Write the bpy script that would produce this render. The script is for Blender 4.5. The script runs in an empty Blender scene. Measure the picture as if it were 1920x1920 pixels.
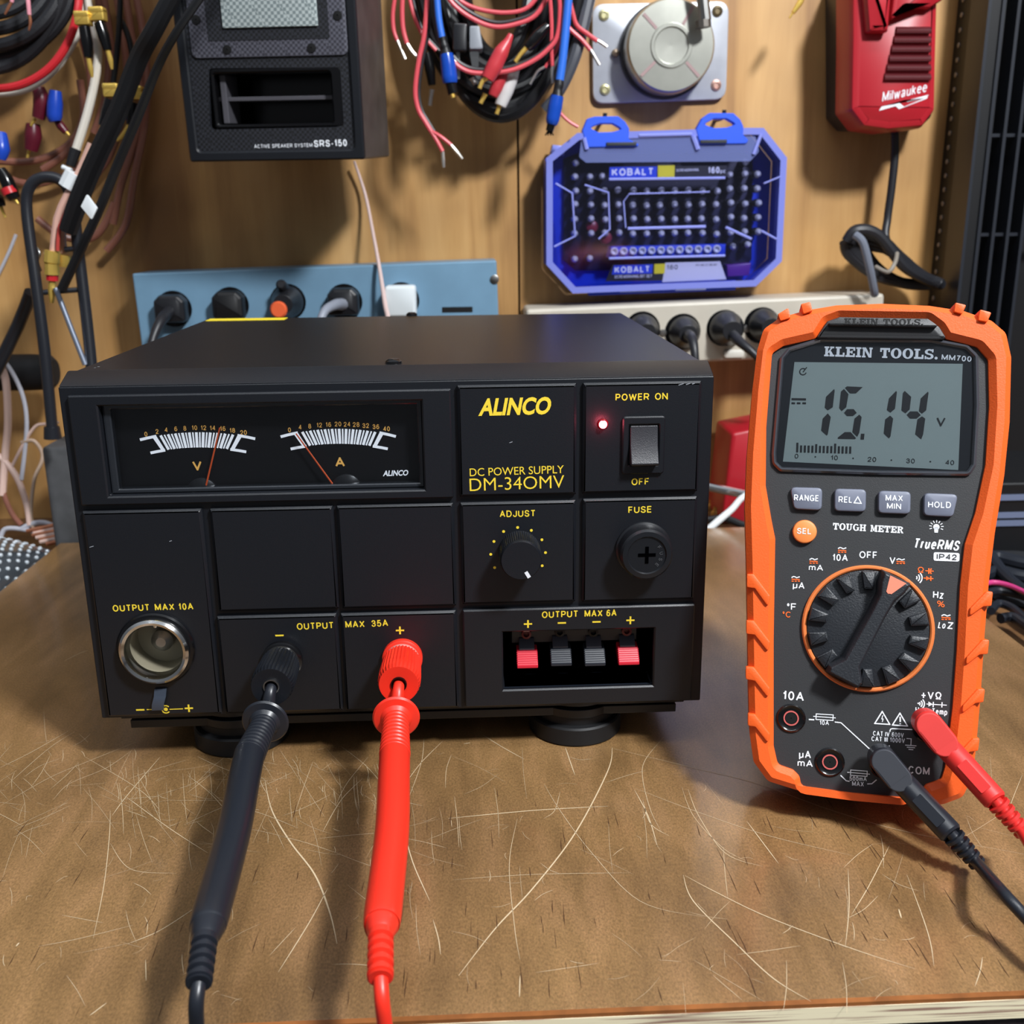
import bpy, bmesh, math, random
from mathutils import Vector, Matrix
random.seed(7)
SC = bpy.context.scene
COL = SC.collection

# ---------------------------------------------------------------- camera, world, lights, exposure
CAM = Vector((0.0297, -0.3922, 0.1974)); FPX = 1923.0
YAW, PIT, ROL = 0.0416, 0.2788, -0.0109
FWD = Vector((math.sin(YAW)*math.cos(PIT), math.cos(YAW)*math.cos(PIT), -math.sin(PIT)))
_r = FWD.cross(Vector((0, 0, 1))).normalized(); _u = _r.cross(FWD)
RGT = _r*math.cos(ROL) + _u*math.sin(ROL); UPV = -_r*math.sin(ROL) + _u*math.cos(ROL)
cd = bpy.data.cameras.new('camera'); cam = bpy.data.objects.new('camera', cd); COL.objects.link(cam)
cd.sensor_width = 36; cd.lens = 36*FPX/1920; cd.clip_start = 0.01
m = Matrix((RGT, UPV, -FWD)).transposed().to_4x4(); m.translation = CAM
cam.matrix_world = m; SC.camera = cam
cd.dof.use_dof = True; cd.dof.focus_distance = 0.39; cd.dof.aperture_fstop = 20.0

world = bpy.data.worlds.new('room light'); SC.world = world; world.use_nodes = True
bg = world.node_tree.nodes['Background']; bg.inputs[1].default_value = 1.0
_n = world.node_tree.nodes; _l = world.node_tree.links; _tc = _n.new('ShaderNodeTexCoord'); _sx = _n.new('ShaderNodeSeparateXYZ'); _rp = _n.new('ShaderNodeValToRGB')
_l.new(_tc.outputs['Generated'], _sx.inputs[0]); _l.new(_sx.outputs['Z'], _rp.inputs[0]); _l.new(_rp.outputs[0], bg.inputs[0])
_rp.color_ramp.elements[0].position = 0.0; _rp.color_ramp.elements[0].color = (0.10, 0.105, 0.115, 1); _rp.color_ramp.elements[1].position = 0.9; _rp.color_ramp.elements[1].color = (0.42, 0.46, 0.52, 1)
_e = _rp.color_ramp.elements.new(0.35); _e.color = (0.13, 0.14, 0.155, 1)

def area(name, loc, tgt, sx, sy, power, col):
    l = bpy.data.lights.new(name, 'AREA'); l.shape = 'RECTANGLE'; l.size = sx; l.size_y = sy
    l.energy = power; l.color = col
    o = bpy.data.objects.new(name, l); COL.objects.link(o); o.location = loc
    o.rotation_euler = (Vector(tgt)-Vector(loc)).to_track_quat('-Z', 'Y').to_euler(); return o
area('shop_lamp', (0.55, -0.62, 0.98), (0.03, 0.15, 0.06), 0.14, 0.14, 23.0, (0.96, 0.98, 1.0))
area('ceiling_tube', (0.15, -0.60, 1.75), (0.1, 0.0, 0), 1.8, 0.16, 10.0, (0.93, 0.97, 1.0))
SC.view_settings.view_transform = 'Standard'; SC.view_settings.look = 'None'
SC.view_settings.exposure = 0.0; SC.view_settings.gamma = 1.0; SC.view_settings.use_curve_mapping = False

# ---------------------------------------------------------------- frames
def ray(px, py): return FWD + RGT*((px-960)/FPX) - UPV*((py-960)/FPX)
def at_y(px, py, y):
    d = ray(px, py); return CAM + d*((y-CAM.y)/d.y)
def at_z(px, py, z):
    d = ray(px, py); return CAM + d*((z-CAM.z)/d.z)
def depth(p): return (p-CAM).dot(FWD)
class Fr:
    def __init__(s, o, x, y, n): s.o, s.x, s.y, s.n = Vector(o), Vector(x), Vector(y), Vector(n)
    def at(s, u, v, w=0.0): return s.o + s.x*u + s.y*v + s.n*w
    def hit(s, px, py, w=0.0):
        d = ray(px, py); o = s.o + s.n*w; t = (o-CAM).dot(s.n)/d.dot(s.n); q = CAM + d*t - o
        return (q.dot(s.x), q.dot(s.y))
    def sub(s, u, v, w=0.0): return Fr(s.at(u, v, w), s.x, s.y, s.n)
TZ = -0.022
WY = 0.45
PSF = Fr((0, 0, 0), (1, 0, 0), (0, 0, 1), (0, -1, 0))
WAL = Fr((0, WY, 0), (1, 0, 0), (0, 0, 1), (0, -1, 0))
TAB = Fr((0, 0, TZ), (1, 0, 0), (0, 1, 0), (0, 0, 1))
_a, _b = math.radians(17.7), math.radians(-15.05)
_mn = Vector((math.sin(_b)*math.cos(_a), -math.cos(_b)*math.cos(_a), math.sin(_a)))
_mx = Vector((0, 0, 1)).cross(_mn).normalized()
if _mx.x < 0: _mx = -_mx
_my = _mn.cross(_mx)
if _my.z < 0: _my = -_my
MET = Fr(at_z(1600, 1508, TZ+0.0095), _mx, _my, _mn)

# ---------------------------------------------------------------- materials
def lin(h):
    if not isinstance(h, str): return tuple(h)
    h = h.lstrip('#'); out = []
    for i in (0, 2, 4):
        c = int(h[i:i+2], 16)/255; out.append(c/12.92 if c <= 0.04045 else ((c+0.055)/1.055)**2.4)
    return tuple(out)
MATS = {}
def mat(name, col, rough=0.5, metal=0.0, spec=0.5, bump=0.0, bscale=2000.0, coat=0.0, emit=0.0, var=0.0, vscale=60.0):
    if name in MATS: return MATS[name]
    M = bpy.data.materials.new(name); M.use_nodes = True; nt = M.node_tree; b = nt.nodes['Principled BSDF']
    c = lin(col); b.inputs['Base Color'].default_value = (*c, 1); b.inputs['Roughness'].default_value = rough
    b.inputs['Metallic'].default_value = metal; b.inputs['Specular IOR Level'].default_value = spec
    b.inputs['Coat Weight'].default_value = coat; b.inputs['Coat Roughness'].default_value = 0.12
    if emit: b.inputs['Emission Color'].default_value = (*c, 1); b.inputs['Emission Strength'].default_value = emit
    if bump or var:
        tc = nt.nodes.new('ShaderNodeTexCoord'); n = nt.nodes.new('ShaderNodeTexNoise'); n.inputs['Detail'].default_value = 4
        nt.links.new(tc.outputs['Object'], n.inputs['Vector'])
        if bump:
            n.inputs['Scale'].default_value = bscale
            bp = nt.nodes.new('ShaderNodeBump'); bp.inputs['Strength'].default_value = bump; bp.inputs['Distance'].default_value = 0.0003
            nt.links.new(n.outputs['Fac'], bp.inputs['Height']); nt.links.new(bp.outputs['Normal'], b.inputs['Normal'])
        if var:
            n2 = nt.nodes.new('ShaderNodeTexNoise'); n2.inputs['Scale'].default_value = vscale; n2.inputs['Detail'].default_value = 5
            nt.links.new(tc.outputs['Object'], n2.inputs['Vector'])
            r = nt.nodes.new('ShaderNodeValToRGB'); e = r.color_ramp.elements
            e[0].position = 0.3; e[1].position = 0.7
            e[0].color = (*[x*(1-var) for x in c], 1); e[1].color = (*[min(1, x*(1+var)) for x in c], 1)
            nt.links.new(n2.outputs['Fac'], r.inputs['Fac']); nt.links.new(r.outputs['Color'], b.inputs['Base Color'])
    MATS[name] = M; return M
def clear(name, tint, gloss=0.08, rough=0.05, amount=1.0):
    if name in MATS: return MATS[name]
    M = bpy.data.materials.new(name); M.use_nodes = True; nt = M.node_tree; nt.nodes.clear()
    o = nt.nodes.new('ShaderNodeOutputMaterial'); mx = nt.nodes.new('ShaderNodeMixShader')
    t = nt.nodes.new('ShaderNodeBsdfTransparent'); g = nt.nodes.new('ShaderNodeBsdfGlossy'); f = nt.nodes.new('ShaderNodeFresnel')
    f.inputs['IOR'].default_value = 1.45; ma = nt.nodes.new('ShaderNodeMath'); ma.operation = 'MULTIPLY_ADD'
    ma.inputs[1].default_value = amount; ma.inputs[2].default_value = gloss
    t.inputs[0].default_value = (*lin(tint), 1); g.inputs['Roughness'].default_value = rough; g.inputs[0].default_value = (1, 1, 1, 1)
    nt.links.new(f.outputs[0], ma.inputs[0]); nt.links.new(ma.outputs[0], mx.inputs[0])
    nt.links.new(t.outputs[0], mx.inputs[1]); nt.links.new(g.outputs[0], mx.inputs[2]); nt.links.new(mx.outputs[0], o.inputs[0])
    MATS[name] = M; return M
def wood(name, c0, c1, c2, grain, rough, coat, fine=0.0, bump=0.05):
    M = bpy.data.materials.new(name); M.use_nodes = True; nt = M.node_tree; b = nt.nodes['Principled BSDF']; N = nt.nodes.new; L = nt.links.new
    tc = N('ShaderNodeTexCoord'); mp = N('ShaderNodeMapping'); mp.inputs['Scale'].default_value = grain; L(tc.outputs['Object'], mp.inputs['Vector'])
    n1 = N('ShaderNodeTexNoise'); n1.inputs['Scale'].default_value = 1.0; n1.inputs['Detail'].default_value = 6; n1.inputs['Roughness'].default_value = 0.6; n1.inputs['Distortion'].default_value = 0.4
    L(mp.outputs[0], n1.inputs['Vector'])
    r = N('ShaderNodeValToRGB'); e = r.color_ramp.elements; e[0].position = 0.33; e[1].position = 0.68; e[0].color = (*lin(c0), 1); e[1].color = (*lin(c2), 1)
    x = e.new(0.5); x.color = (*lin(c1), 1); L(n1.outputs['Fac'], r.inputs['Fac'])
    n3 = N('ShaderNodeTexNoise'); n3.inputs['Scale'].default_value = 9.0; n3.inputs['Detail'].default_value = 3; L(tc.outputs['Object'], n3.inputs['Vector'])
    r3 = N('ShaderNodeValToRGB'); r3.color_ramp.elements[0].color = (0.72, 0.68, 0.66, 1); r3.color_ramp.elements[1].color = (1.15, 1.12, 1.08, 1)
    r3.color_ramp.elements[0].position = 0.35; r3.color_ramp.elements[1].position = 0.65; L(n3.outputs['Fac'], r3.inputs['Fac'])
    mx = N('ShaderNodeMix'); mx.data_type = 'RGBA'; mx.blend_type = 'MULTIPLY'; mx.inputs['Factor'].default_value = 0.9
    L(r.outputs['Color'], mx.inputs['A']); L(r3.outputs['Color'], mx.inputs['B']); out = mx.outputs['Result']
    if fine:
        n2 = N('ShaderNodeTexNoise'); n2.inputs['Scale'].default_value = 1.0; n2.inputs['Detail'].default_value = 5; n2.inputs['Roughness'].default_value = 0.75
        mp2 = N('ShaderNodeMapping'); mp2.inputs['Scale'].default_value = (1500, 800, 1500); L(tc.outputs['Object'], mp2.inputs['Vector']); L(mp2.outputs[0], n2.inputs['Vector'])
        r2 = N('ShaderNodeValToRGB'); r2.color_ramp.elements[0].position = 0.36; r2.color_ramp.elements[1].position = 0.66
        r2.color_ramp.elements[0].color = (1-fine, 1-fine, 1-fine, 1); r2.color_ramp.elements[1].color = (1+fine, 1+fine, 1+fine, 1); L(n2.outputs['Fac'], r2.inputs['Fac'])
        m2 = N('ShaderNodeMix'); m2.data_type = 'RGBA'; m2.blend_type = 'MULTIPLY'; m2.inputs['Factor'].default_value = 1.0
        L(out, m2.inputs['A']); L(r2.outputs['Color'], m2.inputs['B']); out = m2.outputs['Result']
    L(out, b.inputs['Base Color']); b.inputs['Roughness'].default_value = rough; b.inputs['Coat Weight'].default_value = coat; b.inputs['Coat Roughness'].default_value = 0.16
    bp = N('ShaderNodeBump'); bp.inputs['Strength'].default_value = bump; bp.inputs['Distance'].default_value = 0.002
    L(n1.outputs['Fac'], bp.inputs['Height']); L(bp.outputs['Normal'], b.inputs['Normal']); L(bp.outputs['Normal'], b.inputs['Coat Normal'])
    return M
BLK = mat('black satin plastic', '11141a', 0.42, bump=0.15, bscale=3000)
BLM = mat('black painted metal', '191a1d', 0.33, bump=0.06, bscale=2500)
BLG = mat('glossy black plastic', '0d0d0f', 0.18)
RUB = mat('black rubber', '17181a', 0.55, spec=0.35)
PIT_ = mat('deep black plastic', '060607', 0.5)
CHR = mat('polished steel', 'd8d8d6', 0.14, 1.0)
STL = mat('dull steel', 'a8a8a6', 0.32, 1.0)
GLD = mat('gold plating', 'f2cc66', 0.3, 0.65)
CPR = mat('bare copper', 'c98463', 0.35, 0.8)
TIN = mat('tinned wire', 'd6d2cc', 0.3, 0.85)
YEL = mat('yellow print', 'efd23c', 0.45)
WHT = mat('white print', 'e8ecf2', 0.5)
ORP = mat('orange print', 'ee6a2a', 0.5)
AMB = mat('amber print', 'e6a347', 0.5)
REDP = mat('red probe rubber', 'e8301e', 0.38)
ORB = mat('orange rubber', 'ee5f1e', 0.5, bump=0.25, bscale=1600)
MBK = mat('charcoal moulded plastic', '2e2f31', 0.5, bump=0.2, bscale=2500)
MDK = mat('dark dial plastic', '22252a', 0.45, bump=0.5, bscale=1500)
BTN = mat('slate grey rubber', '6b7080', 0.5)

# ---------------------------------------------------------------- mesh builder
def circ(cx, cy, r, n=48, a0=0.0, ry=None): return [(cx+r*math.cos(a0+2*math.pi*i/n), cy+(ry or r)*math.sin(a0+2*math.pi*i/n)) for i in range(n)]
def ccw(p):
    return p if sum(p[i-1][0]*p[i][1]-p[i][0]*p[i-1][1] for i in range(len(p))) > 0 else p[::-1]
def rnd(poly, r, n=5):
    poly = ccw(list(poly)); out = []; k = len(poly); rs = r if isinstance(r, (list, tuple)) else [r]*k
    for i in range(k):
        p = Vector(poly[i]); a = Vector(poly[i-1])-p; b = Vector(poly[(i+1) % k])-p
        la, lb = a.length, b.length; a.normalize(); b.normalize(); ang = a.angle(b)
        if ang > 3.0 or rs[i] <= 0: out.append(tuple(p)); continue
        t = min(rs[i]/math.tan(ang/2), la*0.48, lb*0.48)
        s, e = p+a*t, p+b*t
        for j in range(n+1):
            q = j/n; out.append(tuple(s*(1-q)**2 + p*(2*q*(1-q)) + e*q*q))
    return out
def rr(u0, v0, u1, v1, r, n=5): return rnd([(u0, v0), (u1, v0), (u1, v1), (u0, v1)], r, n)
def inset(poly, d):
    k = len(poly); out = []
    for i in range(k):
        p = Vector(poly[i]); a = (p-Vector(poly[i-1])); b = (Vector(poly[(i+1) % k])-p)
        if a.length < 1e-9: a = b
        if b.length < 1e-9: b = a
        a.normalize(); b.normalize(); na = Vector((-a.y, a.x)); nb = Vector((-b.y, b.x)); n = na+nb
        if n.length < 1e-6: n = na
        n.normalize(); out.append(tuple(p + n*(d/max(0.35, n.dot(na)))))
    return out

def _el(a0, a1, cx=.5, cy=.5, rx=.5, ry=.5, n=18): return [(cx+rx*math.cos(math.radians(a0+(a1-a0)*i/n)), cy+ry*math.sin(math.radians(a0+(a1-a0)*i/n))) for i in range(n+1)]
_P = [(0, 0), (0, 1), (.6, 1), (.85, .95), (.97, .83), (1, .72), (.97, .61), (.85, .49), (.6, .44), (0, .44)]
_S = [(.94, .74), (.88, .89), (.7, .98), (.48, 1), (.25, .97), (.1, .88), (.05, .75), (.1, .63), (.28, .55), (.7, .46), (.9, .38), (1, .26), (.92, .1), (.75, .02), (.5, 0), (.24, .03), (.07, .12), (0, .28)]
SANS = {'A': (.98, [[(0, 0), (.5, 1), (1, 0)], [(.2, .34), (.8, .34)]]), 'B': (.88, [[(0, .53), (0, 1), (.6, 1), (.85, .94), (.93, .77), (.85, .6), (.6, .53), (0, .53), (0, 0), (.65, 0), (.9, .07), (1, .27), (.9, .46), (.6, .53)]]), 'C': (.95, [_el(40, 320)]),
 'D': (.93, [[(0, 0), (0, 1)]+_el(90, -90, .45, .5, .55, .5)+[(0, 0)]]), 'E': (.8, [[(1, 1), (0, 1), (0, 0), (1, 0)], [(0, .52), (.92, .52)]]), 'F': (.76, [[(1, 1), (0, 1), (0, 0)], [(0, .5), (.86, .5)]]), 'G': (1.0, [_el(40, 340)+[(1, .46), (.55, .46)], [(1, .46), (1, 0)]]),
 'H': (.92, [[(0, 0), (0, 1)], [(1, 0), (1, 1)], [(0, .52), (1, .52)]]), 'I': (.17, [[(.5, 0), (.5, 1)]]), 'J': (.72, [[(1, 1), (1, .3)]+_el(0, -180, .5, .3, .5, .3)]), 'K': (.92, [[(0, 0), (0, 1)], [(.95, 1), (0, .36)], [(.35, .6), (1, 0)]]), 'L': (.74, [[(0, 1), (0, 0), (1, 0)]]),
 'M': (1.08, [[(0, 0), (0, 1), (.5, .12), (1, 1), (1, 0)]]), 'N': (.93, [[(0, 0), (0, 1), (1, 0), (1, 1)]]), 'O': (1.02, [_el(0, 360, n=28)]), 'P': (.84, [_P]), 'R': (.92, [_P, [(.55, .44), (1, 0)]]), 'S': (.87, [_S]), 'T': (.86, [[(0, 1), (1, 1)], [(.5, 1), (.5, 0)]]),
 'U': (.92, [[(0, 1), (0, .32)]+_el(180, 360, .5, .34, .5, .34)+[(1, 1)]]), 'V': (.94, [[(0, 1), (.5, 0), (1, 1)]]), 'W': (1.35, [[(0, 1), (.25, 0), (.5, .9), (.75, 0), (1, 1)]]), 'X': (.92, [[(0, 0), (1, 1)], [(0, 1), (1, 0)]]), 'Y': (.92, [[(0, 1), (.5, .45), (1, 1)], [(.5, .45), (.5, 0)]]), 'Z': (.86, [[(0, 1), (1, 1), (0, 0), (1, 0)]]),
 '0': (.74, [_el(0, 360, n=26)]), '1': (.46, [[(.0, .72), (.5, .8), (.85, 1), (.85, 0)]]), '2': (.74, [[(.02, .66), (.06, .84), (.22, .97), (.5, 1), (.78, .96), (.95, .82), (.95, .66), (.8, .48), (.2, .18), (0, 0), (1, 0)]]), '3': (.74, [[(.03, .74), (.12, .92), (.35, 1), (.68, .98), (.9, .84), (.9, .66), (.72, .54), (.4, .53), (.75, .51), (.97, .36), (.97, .2), (.8, .04), (.45, 0), (.12, .07), (0, .28)]]),
 '4': (.76, [[(.76, 0), (.76, 1), (0, .3), (1, .3)]]), '5': (.74, [[(.92, 1), (.18, 1), (.06, .5), (.3, .63), (.6, .64), (.88, .54), (1, .34), (.92, .12), (.68, 0), (.35, 0), (.1, .08), (0, .24)]]), '6': (.74, [[(.93, .82), (.8, .95), (.55, 1), (.25, .92), (.06, .68), (0, .3)], _el(0, 360, .5, .3, .5, .3, 22)]),
 '7': (.72, [[(0, 1), (1, 1), (.6, .6), (.36, 0)]]), '8': (.74, [_el(-90, 270, .5, .76, .42, .24), _el(90, 450, .5, .27, .5, .27)]), '9': (.74, [_el(0, 360, .5, .7, .5, .3, 22), [(1, .7), (.94, .32), (.75, .08), (.45, 0), (.2, .05), (.07, .18)]]),
 'm': (1.05, [[(0, 0), (0, .74)], [(0, .5), (.08, .68), (.27, .74), (.44, .68), (.5, .52), (.5, 0)], [(.5, .5), (.6, .69), (.78, .74), (.94, .68), (1, .52), (1, 0)]]), '\u00b5': (.72, [[(0, -.28), (0, .74)], [(0, .22), (.1, .05), (.4, 0), (.75, .06), (1, .24)], [(1, .74), (1, 0)]]), 'z': (.68, [[(0, .74), (1, .74), (0, 0), (1, 0)]]), 'r': (.46, [[(0, 0), (0, .74)], [(0, .45), (.3, .68), (1, .74)]]),
 'u': (.72, [[(0, .74), (0, .24), (.12, .06), (.4, 0), (.75, .06), (1, .24)], [(1, .74), (1, 0)]]), 'e': (.76, [[(0, .39), (1, .39)]+_el(5, 320, .5, .37, .5, .37)]), 'o': (.78, [_el(0, 360, .5, .37, .5, .37)]), 'p': (.78, [[(0, -.28), (0, .74)], _el(0, 360, .5, .37, .5, .37)]), 'c': (.72, [_el(40, 320, .5, .37, .5, .37)]), 'i': (.17, [[(.5, 0), (.5, .74)], [(.5, .92), (.5, 1)]]), 'l': (.17, [[(.5, 0), (.5, 1)]]),
 'w': (1.1, [[(0, .74), (.25, 0), (.5, .66), (.75, 0), (1, .74)]]), 'a': (.74, [[(.08, .56), (.2, .71), (.5, .74), (.8, .68), (.86, .5), (.86, .1), (1, 0)], [(.86, .42), (.4, .36), (.08, .28), (.02, .14), (.14, .02), (.4, 0), (.68, .06), (.86, .24)]]), 'k': (.72, [[(0, 0), (0, 1)], [(.9, .74), (0, .26)], [(.35, .46), (1, 0)]]), '+': (.8, [[(0, .42), (1, .42)], [(.5, .84), (.5, 0)]]), '-': (.45, [[(0, .38), (1, .38)]]), '%': (1.05, [_el(0, 360, .2, .76, .2, .24, 14), _el(0, 360, .8, .24, .2, .24, 14), [(.2, 0), (.8, 1)]]),
 '\u00b0': (.32, [_el(0, 360, .5, .82, .5, .17, 14)]), '\u03a9': (.95, [[(0, 0), (.34, 0), (.34, .16), (.1, .36), (.02, .58)]+_el(180, 0, .5, .58, .48, .42)+[(.9, .36), (.66, .16), (.66, 0), (1, 0)]])}
SGAP = 0.2
def sans_w(txt, gap=SGAP): return sum((0.52 if c == ' ' else SANS[c][0]+gap) for c in txt)-gap
class MB:
    def __init__(s): s.bm = bmesh.new(); s.mi = 0; s.mk = 0
    def vs(s, pts): return [s.bm.verts.new(p) for p in pts]
    def f(s, vs, smooth=True):
        try: fc = s.bm.faces.new(vs)
        except ValueError: return None
        fc.material_index = s.mi; fc.smooth = smooth; return fc
    def loft(s, rings, c0=True, c1=True, closed=True):
        R = [s.vs(r) for r in rings]
        for a, b in zip(R, R[1:]):
            n = len(a)
            for i in range(n if closed else n-1):
                j = (i+1) % n; s.f([a[i], a[j], b[j], b[i]])
        if c0: s.f(R[0][::-1])
        if c1: s.f(R[-1])
        return s
    def prism(s, fr, poly, w0, w1, ch=0.0, back=True):
        poly = ccw(list(poly)); rings = [[fr.at(u, v, w0) for u, v in poly]]
        if ch:
            rings.append([fr.at(u, v, w1-ch) for u, v in poly])
            q = inset(poly, ch*0.3); rings.append([fr.at(u, v, w1-ch*0.3) for u, v in q])
            q = inset(poly, ch); rings.append([fr.at(u, v, w1) for u, v in q])
        else: rings.append([fr.at(u, v, w1) for u, v in poly])
        return s.loft(rings, back, True)
    def plate(s, fr, outer, holes, w0, w1, ch=0.0):
        outer = ccw(list(outer)); holes = [ccw(list(h))[::-1] for h in holes]
        def cap(ws, flip):
            es = []; loops = []
            for lp in [outer]+holes:
                q = inset(lp, ch) if (ch and not flip) else lp
                v = s.vs([fr.at(a, b, ws) for a, b in q]); loops.append(v)
                es += [s.bm.edges.new((v[i], v[(i+1) % len(v)])) for i in range(len(v))]
            r = bmesh.ops.triangle_fill(s.bm, use_beauty=True, use_dissolve=False, edges=es, normal=(fr.n if not flip else -fr.n))
            for g in r['geom']:
                if isinstance(g, bmesh.types.BMFace): g.material_index = s.mi; g.smooth = True
            return loops
        A = cap(w0, True); B = cap(w1, False)
        for a, b, lp in zip(A, B, [outer]+holes):
            n = len(a); mid = s.vs([fr.at(x, y, w1-ch) for x, y in lp]) if ch else None
            for i in range(n):
                j = (i+1) % n
                if mid: s.f([a[i], a[j], mid[j], mid[i]]); s.f([mid[i], mid[j], b[j], b[i]])
                else: s.f([a[i], a[j], b[j], b[i]])
        return s
    def box(s, lo, hi):
        x0, y0, z0 = lo; x1, y1, z1 = hi
        return s.loft([[(x0, y0, z0), (x1, y0, z0), (x1, y1, z0), (x0, y1, z0)], [(x0, y0, z1), (x1, y0, z1), (x1, y1, z1), (x0, y1, z1)]])
    def lathe(s, o, ax, prof, n=40, c0=True, c1=True, rib=0, ribd=0.0, ribr=(0, 1)):
        o, ax = Vector(o), Vector(ax).normalized(); a = ax.orthogonal().normalized(); b = ax.cross(a); rings = []
        for i, (r, h) in enumerate(prof):
            ring = []
            for k in range(n):
                t = 2*math.pi*k/n; q = r
                if rib and ribr[0] <= i <= ribr[1] and k % 2: q = r*(1-ribd)
                ring.append(o+ax*h+(a*math.cos(t)+b*math.sin(t))*q)
            rings.append(ring)
        return s.loft(rings, c0, c1)
    def tube(s, pts, r, seg=10, sub=5, caps=True, flat=1.0):
        pts = [Vector(p) for p in pts]; n = len(pts); rs = list(r) if isinstance(r, (list, tuple)) else [r]*n
        P, Q = [], []
        if n == 2 or sub <= 1: P, Q = pts, rs
        else:
            for i in range(n-1):
                p0, p1, p2, p3 = pts[max(i-1, 0)], pts[i], pts[i+1], pts[min(i+2, n-1)]
                for j in range(sub):
                    t = j/sub
                    P.append(0.5*((2*p1)+(p2-p0)*t+(2*p0-5*p1+4*p2-p3)*t*t+(3*p1-p0-3*p2+p3)*t**3)); Q.append(rs[i]*(1-t)+rs[i+1]*t)
            P.append(pts[-1]); Q.append(rs[-1])
        T = []
        for i in range(len(P)):
            t = P[min(i+1, len(P)-1)]-P[max(i-1, 0)]; T.append(t.normalized() if t.length > 1e-9 else (T[-1] if T else Vector((0, 0, 1))))
        a = T[0].orthogonal().normalized(); rings = []
        for i in range(len(P)):
            a = (a-T[i]*a.dot(T[i])).normalized(); b = T[i].cross(a)
            rings.append([P[i]+(a*math.cos(2*math.pi*k/seg)+b*math.sin(2*math.pi*k/seg)*flat)*Q[i] for k in range(seg)])
        return s.loft(rings, caps, caps)
    def ball(s, c, r, sz=(1, 1, 1), n=14):
        c = Vector(c); k = n//2; prof = []
        rings = []
        for i in range(1, k):
            t = math.pi*i/k
            rings.append([c+Vector((math.cos(2*math.pi*j/n)*math.sin(t)*r*sz[0], math.sin(2*math.pi*j/n)*math.sin(t)*r*sz[1], -math.cos(t)*r*sz[2])) for j in range(n)])
        return s.loft(rings)
    # flat marks
    def poly(s, fr, pts, w):
        return s.f(s.vs([fr.at(u, v, w) for u, v in ccw(list(pts))]), False)
    def stroke(s, fr, pts, wd, w, closed=False):
        P = [Vector(p) for p in pts]; P = [p for i, p in enumerate(P) if i == 0 or (p-P[i-1]).length > 1e-7]; n = len(P)
        if n < 2: return
        if closed and (P[0]-P[-1]).length < 1e-7: P.pop(); n -= 1
        D = [(P[(i+1) % n]-P[i]).normalized() for i in range(n if closed else n-1)]
        runs, cur = [], [0]                      # split at sharp corners, mitre the gentle ones
        for i in range(1, n-1):
            cur.append(i)
            if D[i-1].dot(D[i]) < 0.5: runs.append(cur); cur = [i]
        cur.append(n-1); runs.append(cur)
        if closed: runs.append([n-1, 0])
        for k, rn in enumerate(runs):
            Q = [P[i] for i in rn]; m_ = len(Q); loop = not closed and len(runs) == 1 and (Q[0]-Q[-1]).length < wd*0.2 and m_ > 6
            A = []
            for i in range(m_):
                d0 = (Q[i]-Q[i-1]).normalized() if i else ((Q[-1]-Q[-2]).normalized() if loop else None); d1 = (Q[i+1]-Q[i]).normalized() if i < m_-1 else ((Q[1]-Q[0]).normalized() if loop else None)
                d = ((d0 or d1)+(d1 or d0)).normalized(); nn = Vector((-d.y, d.x))*wd/2; q = Q[i]
                if not loop and i == 0 and (k > 0 or closed): q = q-d*wd*0.42
                if not loop and i == m_-1 and (k < len(runs)-1 or closed): q = q+d*wd*0.42
                A.append((q+nn, q-nn))
            ww = w+(s.mk % 9)*4e-6; s.mk += 1
            L = s.vs([fr.at(p.x, p.y, ww) for p, _ in A]); R = s.vs([fr.at(p.x, p.y, ww) for _, p in A])
            for i in range(m_-1): s.f([L[i], R[i], R[i+1], L[i+1]], False)
    def disc(s, fr, c, r, w, n=20): s.poly(fr, circ(c[0], c[1], r, n), w)
    def annul(s, fr, c, r0, r1, w, n=48, a0=0.0, a1=2*math.pi):
        for i in range(n):
            t, q = a0+(a1-a0)*i/n, a0+(a1-a0)*(i+1)/n
            s.poly(fr, [(c[0]+r*math.cos(x), c[1]+r*math.sin(x)) for r, x in ((r0, t), (r1, t), (r1, q), (r0, q))], w)
    def text(s, fr, txt, u, v, width, h, w, bold=0.0, shear=0.0, rot=0.0):
        V, Fs, x0, x1, cap = glyphs(txt, bold); sx = width/max(1e-6, x1-x0) if width else h/cap; sy = h/cap
        c, sn = math.cos(rot), math.sin(rot); vv = []
        for x, y in V:
            a = (x-x0)*sx+y*sy*shear; b = y*sy; vv.append(s.bm.verts.new(fr.at(u+a*c-b*sn, v+a*sn+b*c, w)))
        for fc in Fs: s.f([vv[i] for i in fc], False)
    def sans(s, fr, txt, u, v, width, h, w, wt=0.16, shear=0.0, rot=0.0, gap=SGAP, cond=1.0):
        k = (width-abs(shear)*h)/sans_w(txt, gap) if width else h*cond; x = 0.0; t = wt; c, sn = math.cos(rot), math.sin(rot)
        for ch in txt:
            if ch == ' ': x += 0.52; continue
            gw, lines = SANS[ch]; tx = min(t*h/k, gw*0.9)
            for ln in lines:
                P = []
                for a, b in ln:
                    yy = (t/2+b*(1-t))*h; xx = (x+(tx/2+a*(gw-tx) if gw > tx*1.2 else gw/2))*k+yy*shear; P.append((u+xx*c-yy*sn, v+xx*sn+yy*c))
                s.stroke(fr, P, t*h, w)
            x += gw+gap
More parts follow.
